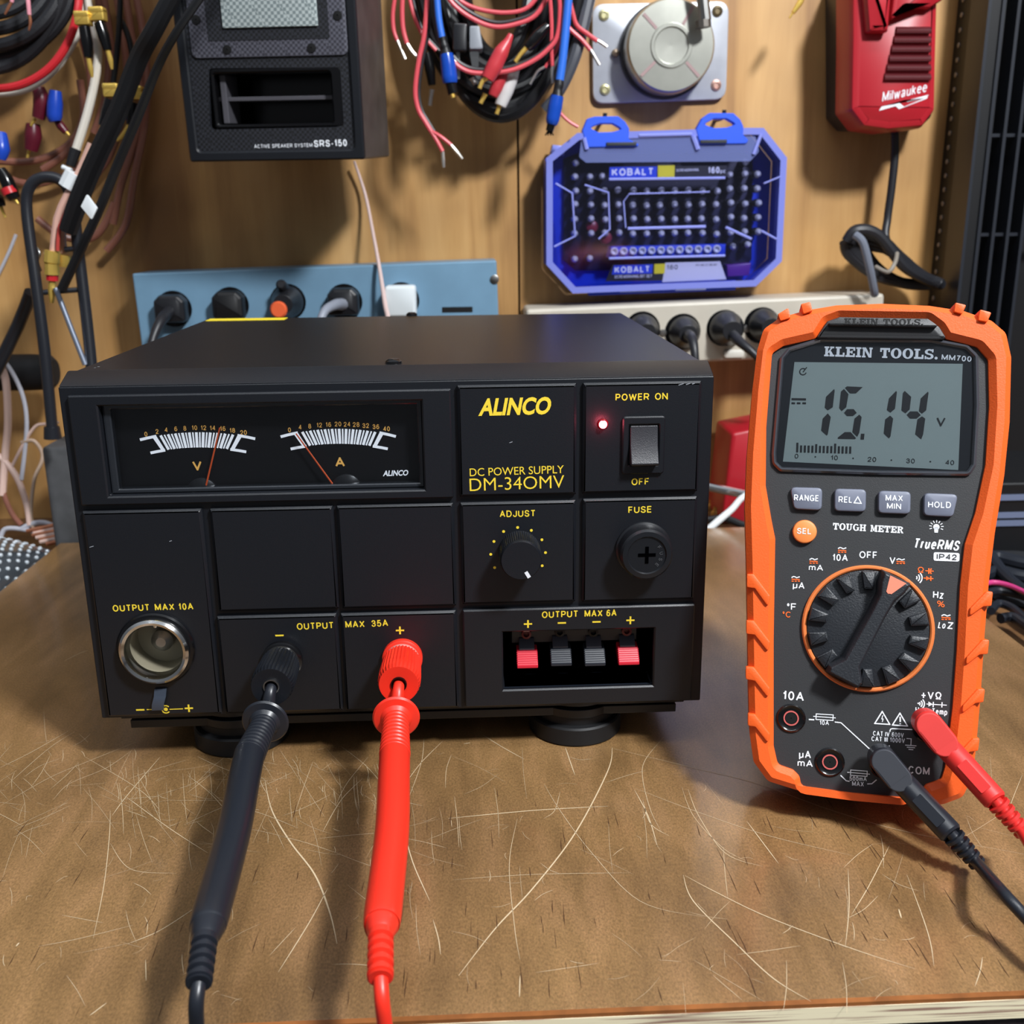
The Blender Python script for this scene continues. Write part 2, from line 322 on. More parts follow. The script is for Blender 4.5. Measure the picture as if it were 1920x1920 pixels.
    def textpx(s, fr, txt, p0, p1, hpx, w, bold=0.0, shear=0.0, font='s', wt=None, gap=SGAP):
        a, b, c = fr.hit(*p0, w), fr.hit(*p1, w), fr.hit(p0[0], p0[1]-hpx, w)
        rot = math.atan2(b[1]-a[1], b[0]-a[0]); wd = math.hypot(b[0]-a[0], b[1]-a[1]); h = math.hypot(c[0]-a[0], c[1]-a[1])
        if font == 's': s.sans(fr, txt, a[0], a[1], wd, h, w, wt or 0.145+bold*1.4, shear, rot, gap)
        else: s.text(fr, txt, a[0], a[1], wd-abs(shear)*h*0.6, h, w, bold, shear, rot)
    def textc(s, fr, txt, p, hpx, w, bold=0.0, cond=1.0):
        a, c = fr.hit(p[0], p[1]+hpx/2, w), fr.hit(p[0], p[1]-hpx/2, w); h = c[1]-a[1]
        s.sans(fr, txt, a[0]-sans_w(txt)*h*cond/2, a[1], 0, h, w, 0.15+bold*2, cond=cond)
    def build(s, name, mats, parent=None, bevel=0.0, sharp=35.0, recalc=True, seg=2):
        bm = s.bm
        if recalc: bmesh.ops.recalc_face_normals(bm, faces=bm.faces)
        me = bpy.data.meshes.new(name); off = Vector(parent.get('_o', (0, 0, 0))) if parent else Vector()
        if parent and '_o' in parent: bmesh.ops.translate(bm, verts=bm.verts, vec=-off)
        bm.to_mesh(me); bm.free()
        for x in (mats if isinstance(mats, (list, tuple)) else [mats]): me.materials.append(x)
        me.set_sharp_from_angle(angle=math.radians(sharp))
        o = bpy.data.objects.new(name, me); COL.objects.link(o)
        if parent:
            o.parent = parent
            if '_o' in parent: o['_o'] = tuple(off)
        if bevel:
            b = o.modifiers.new('bevel', 'BEVEL'); b.width = bevel; b.segments = seg; b.limit_method = 'ANGLE'; b.angle_limit = math.radians(40); b.harden_normals = True
        return o
_GC = {}
def glyphs(txt, bold=0.0):
    k = (txt, bold)
    if k in _GC: return _GC[k]
    def conv(t):
        cu = bpy.data.curves.new('t', 'FONT'); cu.body = t; cu.size = 1.0; cu.offset = bold; cu.resolution_u = 4; cu.fill_mode = 'FRONT'
        o = bpy.data.objects.new('t', cu); COL.objects.link(o); dg = bpy.context.evaluated_depsgraph_get(); dg.update()
        me = bpy.data.meshes.new_from_object(o.evaluated_get(dg)); V = [(v.co.x, v.co.y) for v in me.vertices]; F = [tuple(p.vertices) for p in me.polygons]
        bpy.data.objects.remove(o); bpy.data.curves.remove(cu); bpy.data.meshes.remove(me); return V, F
    if ('H', bold) not in _GC:
        V, F = conv('H'); _GC[('H', bold)] = (V, F, min(v[0] for v in V), max(v[0] for v in V), max(v[1] for v in V))
    if txt != 'H':
        V, F = conv(txt); _GC[k] = (V, F, min(v[0] for v in V), max(v[0] for v in V), _GC[('H', bold)][4])
    return _GC[k]

# ---------------------------------------------------------------- things
def tag(o, label, cat, group=None, kind=None):
    o['label'] = label; o['category'] = cat
    if group: o['group'] = group
    if kind: o['kind'] = kind
    return o
def thing(name, label, cat, loc, group=None):
    o = bpy.data.objects.new(name, None); COL.objects.link(o); o.location = loc; o['_o'] = tuple(loc); o.empty_display_size = 0.01
    return tag(o, label, cat, group)
def struct(name, mb, mats, label, **k):
    o = mb.build(name, mats, **k); o['kind'] = 'structure'; o['label'] = label; return o
def px3(pts):
    P = [at_y(p[0], p[1], p[2]) for p in pts]; return P, [depth(q)/FPX for q in P]
def wires(name, label, cat, parts, group=None, seg=10, sub=5):
    """parts: (part name, material, [(px, py, y, radius px) ...]); a single part makes a single mesh"""
    if len(parts) == 1:
        P, D = px3(parts[0][2]); mb = MB(); mb.tube(P, [p[3]*d for p, d in zip(parts[0][2], D)], seg, sub)
        return tag(mb.build(name, parts[0][1]), label, cat, group)
    P, D = px3(parts[0][2][:1]); t = thing(name, label, cat, P[0], group)
    for pn, mt, pts in parts:
        P, D = px3(pts); mb = MB(); mb.tube(P, [p[3]*d for p, d in zip(pts, D)], seg, sub); mb.build(pn, mt, t)
    return t
# ---------------------------------------------------------------- setting: plywood wall, bench ledge
WOOD = wood('varnished plywood wall', '946a3c', 'b98e56', 'cfa66d', (22, 22, 1.6), 0.5, 0.15, bump=0.03)
JX = 0.0725
mb = MB(); mb.box((-0.62, WY, -0.06), (JX-0.0009, WY+0.018, 0.62)); mb.box((JX+0.0009, WY, -0.06), (0.75, WY+0.018, 0.62))
mb.mi = 1; mb.box((JX-0.0009, WY+0.004, -0.06), (JX+0.0009, WY+0.018, 0.62))
struct('wall_back', mb, [WOOD, mat('dark gap', '20150c', 0.8)], 'honey brown plywood wall of two sheets meeting at a vertical seam')
mb = MB(); mb.box((-0.7, -0.14, -0.09), (0.8, WY, -0.04))
struct('floor', mb, wood('old bench wood', '5a4027', '755536', '866544', (12, 40, 40), 0.5, 0.1), 'dark brown wooden bench ledge under the board')

# ---------------------------------------------------------------- workbench board with its scratches
BX0, BX1, BY0, BY1 = -0.264, 0.319, -0.1500, 0.3200
TBL = wood('brown varnished board', '755a39', '866843', '987650', (60, 14, 20), 0.36, 0.6, fine=0.34, bump=0.02)
t = thing('workbench', 'brown varnished wooden workbench board, scratched, under the power supply and meter', 'workbench', (0.03, 0.08, TZ))
mb = MB(); mb.box((BX0, BY0+0.0012, TZ-0.0065), (BX1, BY1, TZ))
SCR = mat('pale scratch', 'cbb593', 0.5); GRV = mat('dark pore', '4a2f18', 0.6)
tp = mb.build('top_board', [TBL], t, bevel=0.0008)
mb = MB(); W0 = 0.00012
def scratch(pts, wd):
    P = [Vector((*TAB.hit(x, y), 0)) for x, y in pts]; n = len(P); Q = []
    for i in range(n-1):
        p0, p1, p2, p3 = P[max(i-1, 0)], P[i], P[i+1], P[min(i+2, n-1)]
        for j in range(8):
            q = j/8; Q.append(0.5*((2*p1)+(p2-p0)*q+(2*p0-5*p1+4*p2-p3)*q*q+(3*p1-p0-3*p2+p3)*q**3))
    Q.append(P[-1]); A = []; B = []
    for i, p in enumerate(Q):
        d = (Q[min(i+1, len(Q)-1)]-Q[max(i-1, 0)]).normalized(); nn = Vector((-d.y, d.x, 0)); k = wd*0.5*min(1, 0.25+3*min(i, len(Q)-1-i)/len(Q))
        A.append(TAB.at(*(p+nn*k).xy, W0)); B.append(TAB.at(*(p-nn*k).xy, W0))
    va, vb = mb.vs(A), mb.vs(B)
    for i in range(len(Q)-1): mb.f([va[i], va[i+1], vb[i+1], vb[i]], False)
for pts, wd in [([(1148, 1402), (1140, 1445), (1080, 1560), (1000, 1665), (930, 1740), (860, 1830)], 0.0008),
    ([(1281, 1641), (1300, 1690), (1380, 1770), (1450, 1835), (1520, 1878)], 0.0006), ([(1284, 1642), (1340, 1672), (1440, 1720), (1600, 1780), (1715, 1817)], 0.0005),
    ([(497, 1465), (510, 1520), (545, 1580), (590, 1640), (618, 1710), (632, 1770)], 0.0009), ([(1060, 1402), (1078, 1454)], 0.0006),
    ([(1150, 1404), (1300, 1440), (1420, 1470), (1560, 1520), (1700, 1560), (1920, 1602)], 0.0004), ([(1190, 1478), (1300, 1520), (1440, 1567), (1600, 1605)], 0.0003),
    ([(1190, 1482), (1215, 1530), (1233, 1588)], 0.0005), ([(1205, 1500), (1220, 1545), (1255, 1568)], 0.0004), ([(1245, 1382), (1210, 1425), (1205, 1460), (1220, 1520), (1240, 1560)], 0.0003),
    ([(1290, 1480), (1310, 1530), (1360, 1600), (1430, 1625)], 0.0004), ([(1278, 1475), (1300, 1530), (1355, 1590), (1400, 1615)], 0.0003),
    ([(758, 1560), (775, 1620), (806, 1690)], 0.0006), ([(812, 1725), (822, 1760), (826, 1790)], 0.0005), ([(615, 1665), (580, 1730), (522, 1823)], 0.0005),
    ([(970, 1535), (955, 1620), (965, 1740), (975, 1800)], 0.0003), ([(975, 1830), (974, 1870)], 0.0005), ([(300, 1420), (240, 1490), (210, 1530)], 0.0005),
    ([(207, 1520), (205, 1570), (195, 1660), (175, 1760)], 0.0004), ([(207, 1582), (245, 1630), (330, 1638)], 0.0003), ([(230, 1490), (320, 1555), (390, 1600)], 0.0004),
    ([(160, 1420), (260, 1480), (300, 1520)], 0.0003), ([(240, 1770), (300, 1745), (370, 1700)], 0.0005), ([(72, 1775), (150, 1760), (250, 1735)], 0.0003),
    ([(0, 1512), (90, 1460), (160, 1430), (260, 1390)], 0.0003), ([(0, 1440), (60, 1410), (130, 1370)], 0.0004), ([(10, 1475), (90, 1405), (140, 1372)], 0.0003),
    ([(100, 1500), (130, 1470), (200, 1440), (250, 1405)], 0.0003), ([(168, 1905), (200, 1881)], 0.0006), ([(30, 1775), (36, 1768)], 0.0008), ([(273, 1800), (274, 1840)], 0.0004),
    ([(840, 1535), (1000, 1520), (1140, 1512)], 0.0007), ([(850, 1650), (1000, 1640), (1180, 1637)], 0.0003), ([(1020, 1470), (1050, 1520), (1110, 1600), (1200, 1690), (1320, 1720)], 0.0003),
    ([(1050, 1485), (1040, 1520), (1020, 1535)], 0.0003), ([(1590, 1630), (1592, 1700), (1585, 1775)], 0.0004), ([(1668, 1585), (1630, 1660), (1597, 1715)], 0.0004),
    ([(1400, 1540), (1430, 1580), (1460, 1620)], 0.0005), ([(1700, 1640), (1730, 1720), (1745, 1770), (1751, 1812)], 0.0004), ([(1842, 1795), (1838, 1820), (1828, 1850)], 0.0004),
    ([(1685, 1705), (1690, 1722)], 0.0007), ([(905, 1378), (940, 1400), (983, 1424)], 0.0005), ([(870, 1395), (882, 1393)], 0.0006), ([(640, 1400), (690, 1440), (740, 1500)], 0.0003),
    ([(795, 1385), (790, 1430), (765, 1500)], 0.0003), ([(830, 1390), (790, 1430), (760, 1470)], 0.0004), ([(680, 1460), (640, 1500), (605, 1560)], 0.0004),
    ([(690, 1420), (650, 1470), (630, 1510)], 0.0003), ([(530, 1530), (570, 1515), (620, 1490)], 0.0003), ([(1435, 1880), (1350, 1830), (1300, 1800)], 0.0002), ([(120, 1240), (150, 1225), (165, 1220)], 0.0005)]:
    scratch(pts, wd*0.62)
rs = random.Random(3)
for i in range(420):
    if i < 260: cx, cy = rs.gauss(430, 260), rs.gauss(1480, 70)
    else: cx, cy = rs.uniform(0, 1900), rs.uniform(1400, 1880)
    L = rs.choice([8, 14, 22, 40, 60]); a = rs.choice([rs.gauss(-0.6, 0.3), rs.gauss(0.7, 0.35), rs.uniform(0, 3.1), 1.5])
    dx, dy = L*math.cos(a), L*math.sin(a)*0.8
    if cy-abs(dy) < 1395 and 190 < cx < 1320: continue
    scratch([(cx-dx, cy-dy), (cx+rs.uniform(-4, 4), cy+rs.uniform(-4, 4)), (cx+dx, cy+dy)], rs.choice([0.00007, 0.00009, 0.00012, 0.00017]))
mb.mi = 1
for i in range(170):
    u, v = rs.uniform(-0.2, 0.2), rs.uniform(BY0+0.005, -0.03); L = rs.uniform(0.003, 0.010); wd = rs.uniform(0.00008, 0.0002); sl = rs.uniform(-0.08, 0.08)
    mb.poly(TAB, [(u-wd, v), (u, v-L/2), (u+wd, v), (u+sl*L, v+L)], W0)
mb.build('scratch_marks', [SCR, GRV], t)['kind'] = 'stuff'
PLY = bpy.data.materials.new('plywood edge'); PLY.use_nodes = True; nt = PLY.node_tree; b = nt.nodes['Principled BSDF']
tc = nt.nodes.new('ShaderNodeTexCoord'); mp = nt.nodes.new('ShaderNodeMapping'); mp.inputs['Scale'].default_value = (25, 30, 1100); n = nt.nodes.new('ShaderNodeTexNoise')
n.inputs['Scale'].default_value = 1; n.inputs['Detail'].default_value = 4; r = nt.nodes.new('ShaderNodeValToRGB'); e = r.color_ramp.elements
e[0].position = 0.36; e[0].color = (*lin('9a7a68'), 1); e[1].position = 0.5; e[1].color = (*lin('efe3c0'), 1)
nt.links.new(tc.outputs['Object'], mp.inputs[0]); nt.links.new(mp.outputs[0], n.inputs[0]); nt.links.new(n.outputs[0], r.inputs[0]); nt.links.new(r.outputs[0], b.inputs[0]); b.inputs['Roughness'].default_value = 0.7
mb = MB(); mb.box((BX0, BY0-0.0005, TZ-0.0078), (BX1, BY0+0.0012, TZ-0.0012)); mb.build('plywood_edge', PLY, t)
mb = MB(); mb.box((BX0, BY0-0.0003, TZ-0.0013), (BX1, BY0+0.0016, TZ+0.0001)); mb.build('edge_band', mat('orange varnish rim', '8a5429', 0.45, var=0.25, vscale=120), t)
mb = MB(); mb.box((BX0, BY0+0.001, TZ-0.019), (BX1, BY1, TZ-0.0066)); mb.build('under_frame', mat('dark flaking paint', '2a2022', 0.6, var=0.6, vscale=400), t)

# ---------------------------------------------------------------- power supply
PW, PH, PD = 0.125, 0.138, 0.226
PS = thing('power_supply', 'black bench power supply with twin analog meters and yellow lettering, on round feet', 'power supply', (0, 0.11, TZ))
RX = Fr((0, 0, 0), (0, 1, 0), (0, 0, 1), (1, 0, 0))
def rpx(fr, q, w):
    p = [fr.hit(x, y, w) for x, y in q]
    return ((p[0][0]+p[3][0])/2, (p[2][1]+p[3][1])/2, (p[1][0]+p[2][0])/2, (p[0][1]+p[1][1])/2)
PT = 0.0025
pan = {k: rpx(PSF, q, PT) for k, q in dict(
    meter=[(126, 744), (847, 728), (849, 934), (151, 949)], title=[(856, 724), (1083, 719), (1080, 929), (862, 932)], power=[(1093, 720), (1321, 714), (1305, 923), (1092, 926)],
    adjust=[(863, 944), (1080, 939), (1080, 1129), (866, 1135)], fuse=[(1092, 937), (1309, 932), (1301, 1125), (1092, 1130)], six=[(868, 1144), (1302, 1134), (1298, 1315), (871, 1326)],
    sock=[(154, 960), (380, 955), (412, 1340), (200, 1346)], bl1=[(393, 955), (624, 950), (635, 1143), (408, 1148)], bl2=[(631, 950), (850, 944), (856, 1138), (640, 1142)],
    minus=[(410, 1158), (635, 1151), (639, 1334), (417, 1340)], plus=[(641, 1152), (856, 1146), (860, 1328), (645, 1335)]).items()}
win = rpx(PSF, [(184, 763), (789, 750), (797, 919), (202, 931)], PT)
rec = rpx(PSF, [(943, 1186), (1228, 1178), (1223, 1286), (944, 1294)], PT)
SKC = PSF.hit(289, 1222, PT+0.003); SKR = 0.0125
RW = [(win[0], win[1]), (win[2], win[1]), (win[2], win[3]), (win[0], win[3])]; RC = [(rec[0], rec[1]), (rec[2], rec[1]), (rec[2], rec[3]), (rec[0], rec[3])]
# cover: folded sheet open at the front
mb = MB(); U = PW-0.0029; TP = PH+0.0045; FY = Fr((0, 0, 0), (1, 0, 0), (0, 0, 1), (0, 1, 0))
mb.prism(FY, [(-U, 0), (-U+0.0015, 0), (-U+0.0015, TP-0.0015), (U-0.0015, TP-0.0015), (U-0.0015, 0), (U, 0), (U, TP), (-U, TP)], 0.0125, PD)
mb.build('cover', BLM, PS, bevel=0.0012, seg=3)
mb = MB(); mb.box((-U+0.0016, PD-0.006, 0.001), (U-0.0016, PD-0.003, TP-0.002)); mb.build('rear_panel', BLM, PS)
# bezel
mb = MB(); mb.plate(PSF, [(-PW, 0), (PW, 0), (PW, PH), (-PW, PH)], [RW, RC, circ(*SKC, SKR, 40)], -0.013, 0)
mb.prism(RX, [(0.0, PH), (0.0125, PH), (0.0125, PH+0.0045), (0.011, PH+0.0045)], -PW, PW)
mb.build('bezel', BLK, PS, bevel=0.0006)
def panel(k, holes=()):
    u0, v0, u1, v1 = pan[k]; mb = MB()
    mb.plate(PSF, rr(u0, v0, u1, v1, 0.0006, 3), list(holes), 0.0, PT, ch=0.0006 if k in ('six', 'meter') else 0.0012); return mb.build('front_panel', BLK, PS)
PN = {k: panel(k, [RW] if k == 'meter' else [RC] if k == 'six' else [circ(*SKC, SKR, 40)] if k == 'sock' else []) for k in pan}
def mark(parent, fn, m, name='lettering'):
    mb = MB(); fn(mb); return mb.build(name, m, parent, recalc=False)
LW = PT+0.00012
mark(PN['title'], lambda mb: mb.textpx(PSF, 'ALINCO', (897, 778.5), (1034, 775), 31, LW, 0.035, 0.2, font='b'), YEL, 'brand_lettering')
mark(PN['title'], lambda mb: (mb.textpx(PSF, 'DC POWER SUPPLY', (881, 893), (1057, 887), 14.5, LW, 0.0, font='b'), mb.textpx(PSF, 'DM-34OMV', (881, 921), (1058, 914.5), 23.5, LW, -0.006, font='b')), YEL, 'model_lettering')
mark(PN['power'], lambda mb: (mb.textpx(PSF, 'POWER', (1154, 751.5), (1217, 750), 13, LW, 0.015), mb.textpx(PSF, 'ON', (1228, 750), (1252, 749), 13, LW, 0.015)), YEL)
mark(PN['power'], lambda mb: mb.textpx(PSF, 'OFF', (1184, 910), (1217, 909), 13, LW, 0.015), YEL)
def t_adj(mb):
    mb.textpx(PSF, 'ADJUST', (937, 970), (1004, 968.5), 12.5, LW, 0.015)
    for x, y in [(296, 1253), (318, 1164), (385, 1095), (482, 1067), (577, 1087), (650, 1152), (675, 1241), (652, 1332), (323, 1345)]: mb.disc(PSF, PSF.hit(840+x/3.692, 700+y/3.692, LW), 0.00058, LW, 12)
mark(PN['adjust'], t_adj, YEL)
mark(PN['fuse'], lambda mb: mb.textpx(PSF, 'FUSE', (1178, 962.5), (1222, 961), 12.5, LW, 0.015), YEL)
def sign(mb, p, plus, s=0.0017, w=LW, wd=0.0007):
    u, v = PSF.hit(*p, w); mb.stroke(PSF, [(u-s, v), (u+s, v)], wd, w)
    if plus: mb.stroke(PSF, [(u, v-s), (u, v+s)], wd, w)
def t_six(mb):
    mb.textpx(PSF, 'OUTPUT', (1016, 1159), (1084, 1157), 12.5, LW, 0.015); mb.textpx(PSF, 'MAX 6A', (1096, 1157), (1156, 1155), 12.5, LW, 0.015)
    for x, y, q in [(990, 1170, 1), (1053.5, 1168, 0), (1118.5, 1166, 0), (1182, 1163, 1)]: sign(mb, (x, y), q)
mark(PN['six'], t_six, YEL)
def t_sock(mb):
    mb.textpx(PSF, 'OUTPUT', (212, 1147), (281, 1145), 12.5, LW, 0.02); mb.textpx(PSF, 'MAX 10A', (291, 1145), (363, 1143), 12.5, LW, 0.02)
mark(PN['sock'], t_sock, YEL)
def t_pol(mb):
    sign(mb, (263, 1331), 0); sign(mb, (354, 1328), 1)
    for a, c in (((275, 1330.5), (301, 1330)), ((318, 1330), (343, 1329))): mb.stroke(PSF, [PSF.hit(*a, LW), PSF.hit(*c, LW)], 0.0004, LW)
    c = PSF.hit(311, 1330, LW); mb.disc(PSF, c, 0.0008, LW); mb.annul(PSF, c, 0.0014, 0.0019, LW, 30, 0.7, 5.6)
mark(PN['sock'], t_pol, YEL, 'polarity_mark')
def t_minus(mb): mb.textpx(PSF, 'OUTPUT', (557, 1181), (626, 1178.5), 12.5, LW, 0.015); sign(mb, (524, 1191.5), 0)
mark(PN['minus'], t_minus, YEL)
def t_plus(mb): mb.textpx(PSF, 'MAX', (648, 1177.5), (684, 1176), 12.5, LW, 0.015); mb.textpx(PSF, '35A', (697, 1175.5), (728, 1174), 12.5, LW, 0.015); sign(mb, (750, 1182), 1)
mark(PN['plus'], t_plus, YEL)
# analog meter window
DW = -0.006
mb = MB(); mb.box((win[0]-0.003, -DW+0.0002, win[1]-0.003), (win[2]+0.003, -DW+0.003, win[3]+0.003)); dial = mb.build('meter_dial', mat('black meter card', '111114', 0.5), PS)
mb = MB(); i_ = 0.0020
mb.plate(PSF, RW, [[(win[0]+i_*1.6, win[1]+i_), (win[2]-i_, win[1]+i_), (win[2]-i_, win[3]-i_), (win[0]+i_*1.6, win[3]-i_)]], -0.0045, -0.0012, ch=0.0005)
mb.build('window_rim', mat('smoky clear rim', '23262b', 0.12, coat=0.7), PS)
mb = MB(); mb.box((win[0], 0.0016, win[1]), (win[2], 0.0026, win[3])); mb.build('window_lens', clear('clear acrylic', 'f4f6f8', 0.0, 0.02, 0.55), PS)
SW = DW+0.0001
LWT = mat('lit white scale', 'e8ecf2', 0.5, emit=0.6); LAM = mat('lit amber numerals', 'f0b860', 0.5, emit=0.35)
def scale(mb, c, R0, R1, x0, x1, rt, pv, n):
    """c: circle centre; ticks fan out from pv"""
    pass
def meter(L, Lb, Rr, Rb, top, topin, pivot, nticks, n0, n1):
    H = lambda p: Vector(PSF.hit(*p, SW))
    def arc(a, b, c):
        a, b, c = H(a), H(b), H(c); ch = c-a; h = ch.length/2; mid = (a+c)/2; sg = (b-mid).dot(Vector((-ch.y, ch.x)).normalized()); R = (h*h+sg*sg)/(2*sg)
        return mid-Vector((-ch.y, ch.x)).normalized()*(R-sg), R
    (co, ro), (ci, ri) = arc(L, top, Rr), arc(Lb, topin, Rb); pv = H(pivot)
    def on(c, R, ang):
        d = Vector((math.sin(ang), math.cos(ang))); oc = pv-c; bq = oc.dot(d); return pv+d*(-bq+math.sqrt(bq*bq-oc.dot(oc)+R*R))
    mb = MB()
    a0 = math.atan2((H(n0)-pv).x, (H(n0)-pv).y); a1 = math.atan2((H(n1)-pv).x, (H(n1)-pv).y)
    for i in range(nticks):
        a = a0+(a1-a0)*i/(nticks-1); p, q = on(co, ro, a), on(ci, ri, a); wd = 0.00060 if i % 2 else 0.00105
        mb.stroke(PSF, [p, q], wd, SW)
    for s, e in ((-1, L), (1, Rr)):
        aa = a0 if s < 0 else a1
        p, q = on(co, ro, aa+s*0.05), on(ci, ri, aa+s*0.05); p2, q2 = on(co, ro, aa+s*0.10), on(ci, ri, aa+s*0.10)
        mb.poly(PSF, [p, q, q2, p2], SW)
        mb.stroke(PSF, [p, on(co, ro, aa+s*0.16), on(co, ro, aa+s*0.235)], 0.0011, SW); mb.stroke(PSF, [q, on(ci, ri, aa+s*0.17), on(ci, ri, aa+s*0.25)], 0.0011, SW)
    return mb.build('scale', LWT, dial, recalc=False)
meter((292, 818), (310, 844), (444, 816), (428, 842), (368, 810.5), (368, 839), (377, 950), 21, (302, 818), (436, 817))
meter((560, 811), (578, 836), (710, 811), (695, 836), (636, 804), (637, 832), (645, 945), 21, (568, 812), (703, 811))
def nums(mb):
    for t_, x, y in [('0', 274, 814), ('2', 295, 809), ('4', 312, 806), ('6', 330, 804), ('8', 347, 803), ('10', 365, 802), ('12', 382, 802), ('14', 399, 802.5), ('16', 418, 803.5), ('18', 436, 807), ('20', 457, 811),
                     ('0', 543, 806), ('4', 563, 801), ('8', 581, 799), ('12', 599, 797), ('16', 616, 796), ('20', 634, 795), ('24', 651, 795.5), ('28', 668, 796), ('32', 686, 798), ('36', 705, 800), ('40', 725, 804)]:
        mb.textc(PSF, t_, (x, y), 9, SW, 0.0, 0.8)
    mb.textc(PSF, 'V', (370.5, 873), 18, SW, 0.02); mb.textc(PSF, 'A', (638, 866.5), 18, SW, 0.02)
mark(dial, nums, LAM, 'numerals')
mark(dial, lambda mb: mb.textpx(PSF, 'ALINCO', (718, 892.5), (766, 891), 10, SW, 0.03, 0.2, font='b'), LWT)
NDL = mat('orange needle', 'ff6a35', 0.4)
for a, c in (((386, 912), (412, 802)), ((624, 908), (555, 813))):
    a, c = PSF.hit(*a, SW+0.0025), PSF.hit(*c, SW+0.0025); mb = MB(); mb.tube([PSF.at(*a, SW+0.0025), PSF.at(*c, SW+0.0025)], [0.00038, 0.0003], 6, 1); mb.build('needle', NDL, PS)
for x, y in ((378, 921), (649, 914)):
    u, v = PSF.hit(x, y, SW+0.002); mb = MB(); mb.lathe(PSF.at(u, v-0.001, DW), (0, -1, 0), [(0.0062, 0), (0.0062, 0.0015), (0.004, 0.003), (0.001, 0.0034)], 24); p = mb.build('needle_pivot', mat('dark pivot', '202022', 0.3), PS)
    mb = MB(); mb.tube([PSF.at(u-0.0045, v-0.001, SW+0.0036), PSF.at(u-0.001, v+0.001, SW+0.004), PSF.at(u+0.0035, v-0.0005, SW+0.0036)], 0.0005, 6); mb.build('hairspring', CHR, p)
# indicator lamp, rocker switch
u, v = PSF.hit(1130, 795, PT); mb = MB(); mb.lathe(PSF.at(u, v, PT-0.001), (0, -1, 0), [(0.0022, 0), (0.0022, 0.0012), (0.0014, 0.0022)], 24); ld = mb.build('lamp_collar', mat('red lamp plastic', '7a0a14', 0.2), PS)
mb = MB(); mb.ball(PSF.at(u, v, PT+0.001), 0.0016); mb.build('lamp_bulb', mat('lit red lamp', (1.0, 0.22, 0.3), 0.3, emit=9.0), ld)
pl = bpy.data.lights.new('lamp_glow', 'POINT'); pl.energy = 0.004; pl.color = (1, 0.1, 0.16); pl.shadow_soft_size = 0.001
po = bpy.data.objects.new('lamp_glow', pl); COL.objects.link(po); po.location = PSF.at(u, v, PT+0.0045)
q = rpx(PSF, [(1168, 782), (1247, 779), (1245, 887), (1165, 890)], PT+0.001); mb = MB()
hq = (q[0]+0.0026, q[1]+0.0036, q[2]-0.0024, q[3]-0.0032)
mb.plate(PSF, rr(*q, 0.0014), [rr(*hq, 0.0004, 2)], PT-0.001, PT+0.0016, ch=0.0005); sw = mb.build('switch_frame', BLK, PS)
mb = MB(); k = 0.0004; u0, v0, u1, v1 = hq; u0 += k; u1 -= k; v0 += k; v1 -= k
FR = Fr(PSF.at(u0, 0, 0), (0, 0, 1), (0, -1, 0), (1, 0, 0)); mv = v0+(v1-v0)*0.5
mb.prism(FR, [(v0, PT-0.004), (v1, PT-0.004), (v1, PT+0.0012), (mv, PT+0.0024), (v0+0.001, PT+0.0058), (v0, PT+0.005)], 0, u1-u0); mb.build('rocker', mat('rocker plastic', '2a2b30', 0.4, bump=0.3, bscale=2500), sw, bevel=0.0004)
# adjust knob
u, v = PSF.hit(974, 1033, PT); c = PSF.at(u, v, PT); mb = MB()
mb.lathe(c, (0, -1, 0), [(0.0084, 0), (0.0084, 0.0006), (0.0083, 0.0105), (0.0081, 0.0112), (0.0076, 0.0122), (0.0002, 0.0122)], 120, rib=1, ribd=0.055, ribr=(1, 2)); kn = mb.build('adjust_knob', BLK, PS, sharp=50)
F2 = PSF.sub(u, v, PT+0.01225); mb = MB(); mb.stroke(F2, [(0.0018, -0.0046), (0.0032, -0.0070)], 0.0014, 0.0001); mb.build('pointer', WHT, kn, recalc=False)
# fuse holder
u, v = PSF.hit(1206, 1028, PT); c = PSF.at(u, v, PT); mb = MB()
mb.lathe(c, (0, -1, 0), [(0.0112, 0), (0.0112, 0.0012), (0.0104, 0.0016), (0.0104, 0.0080), (0.0096, 0.0090), (0.0078, 0.0092), (0.0074, 0.0086), (0.0002, 0.0086)], 64); fh = mb.build('fuse_holder', mat('fuse cap plastic', '17191d', 0.3), PS)
F2 = PSF.sub(u, v, PT+0.0087); mb = MB(); mb.poly(F2, [(-0.0035, -0.0007), (0.0035, -0.0007), (0.0035, 0.0007), (-0.0035, 0.0007)], 0.00005); mb.poly(F2, [(-0.0007, -0.0035), (0.0007, -0.0035), (0.0007, 0.0035), (-0.0007, 0.0035)], 0.0001); mb.build('fuse_slot', mat('slot black', '020203', 0.9, spec=0.0), fh, recalc=False)
mb = MB()
for i, ch in enumerate('FUSE'): a = math.radians(38-26*i); mb.sans(F2, ch, 0.0050*math.cos(a), 0.0050*math.sin(a), 0.0011, 0.0014, 0.0001, 0.16, 0, a-math.pi/2)
mb.build('lettering', mat('grey embossing', '4a4c50', 0.4), fh, recalc=False)
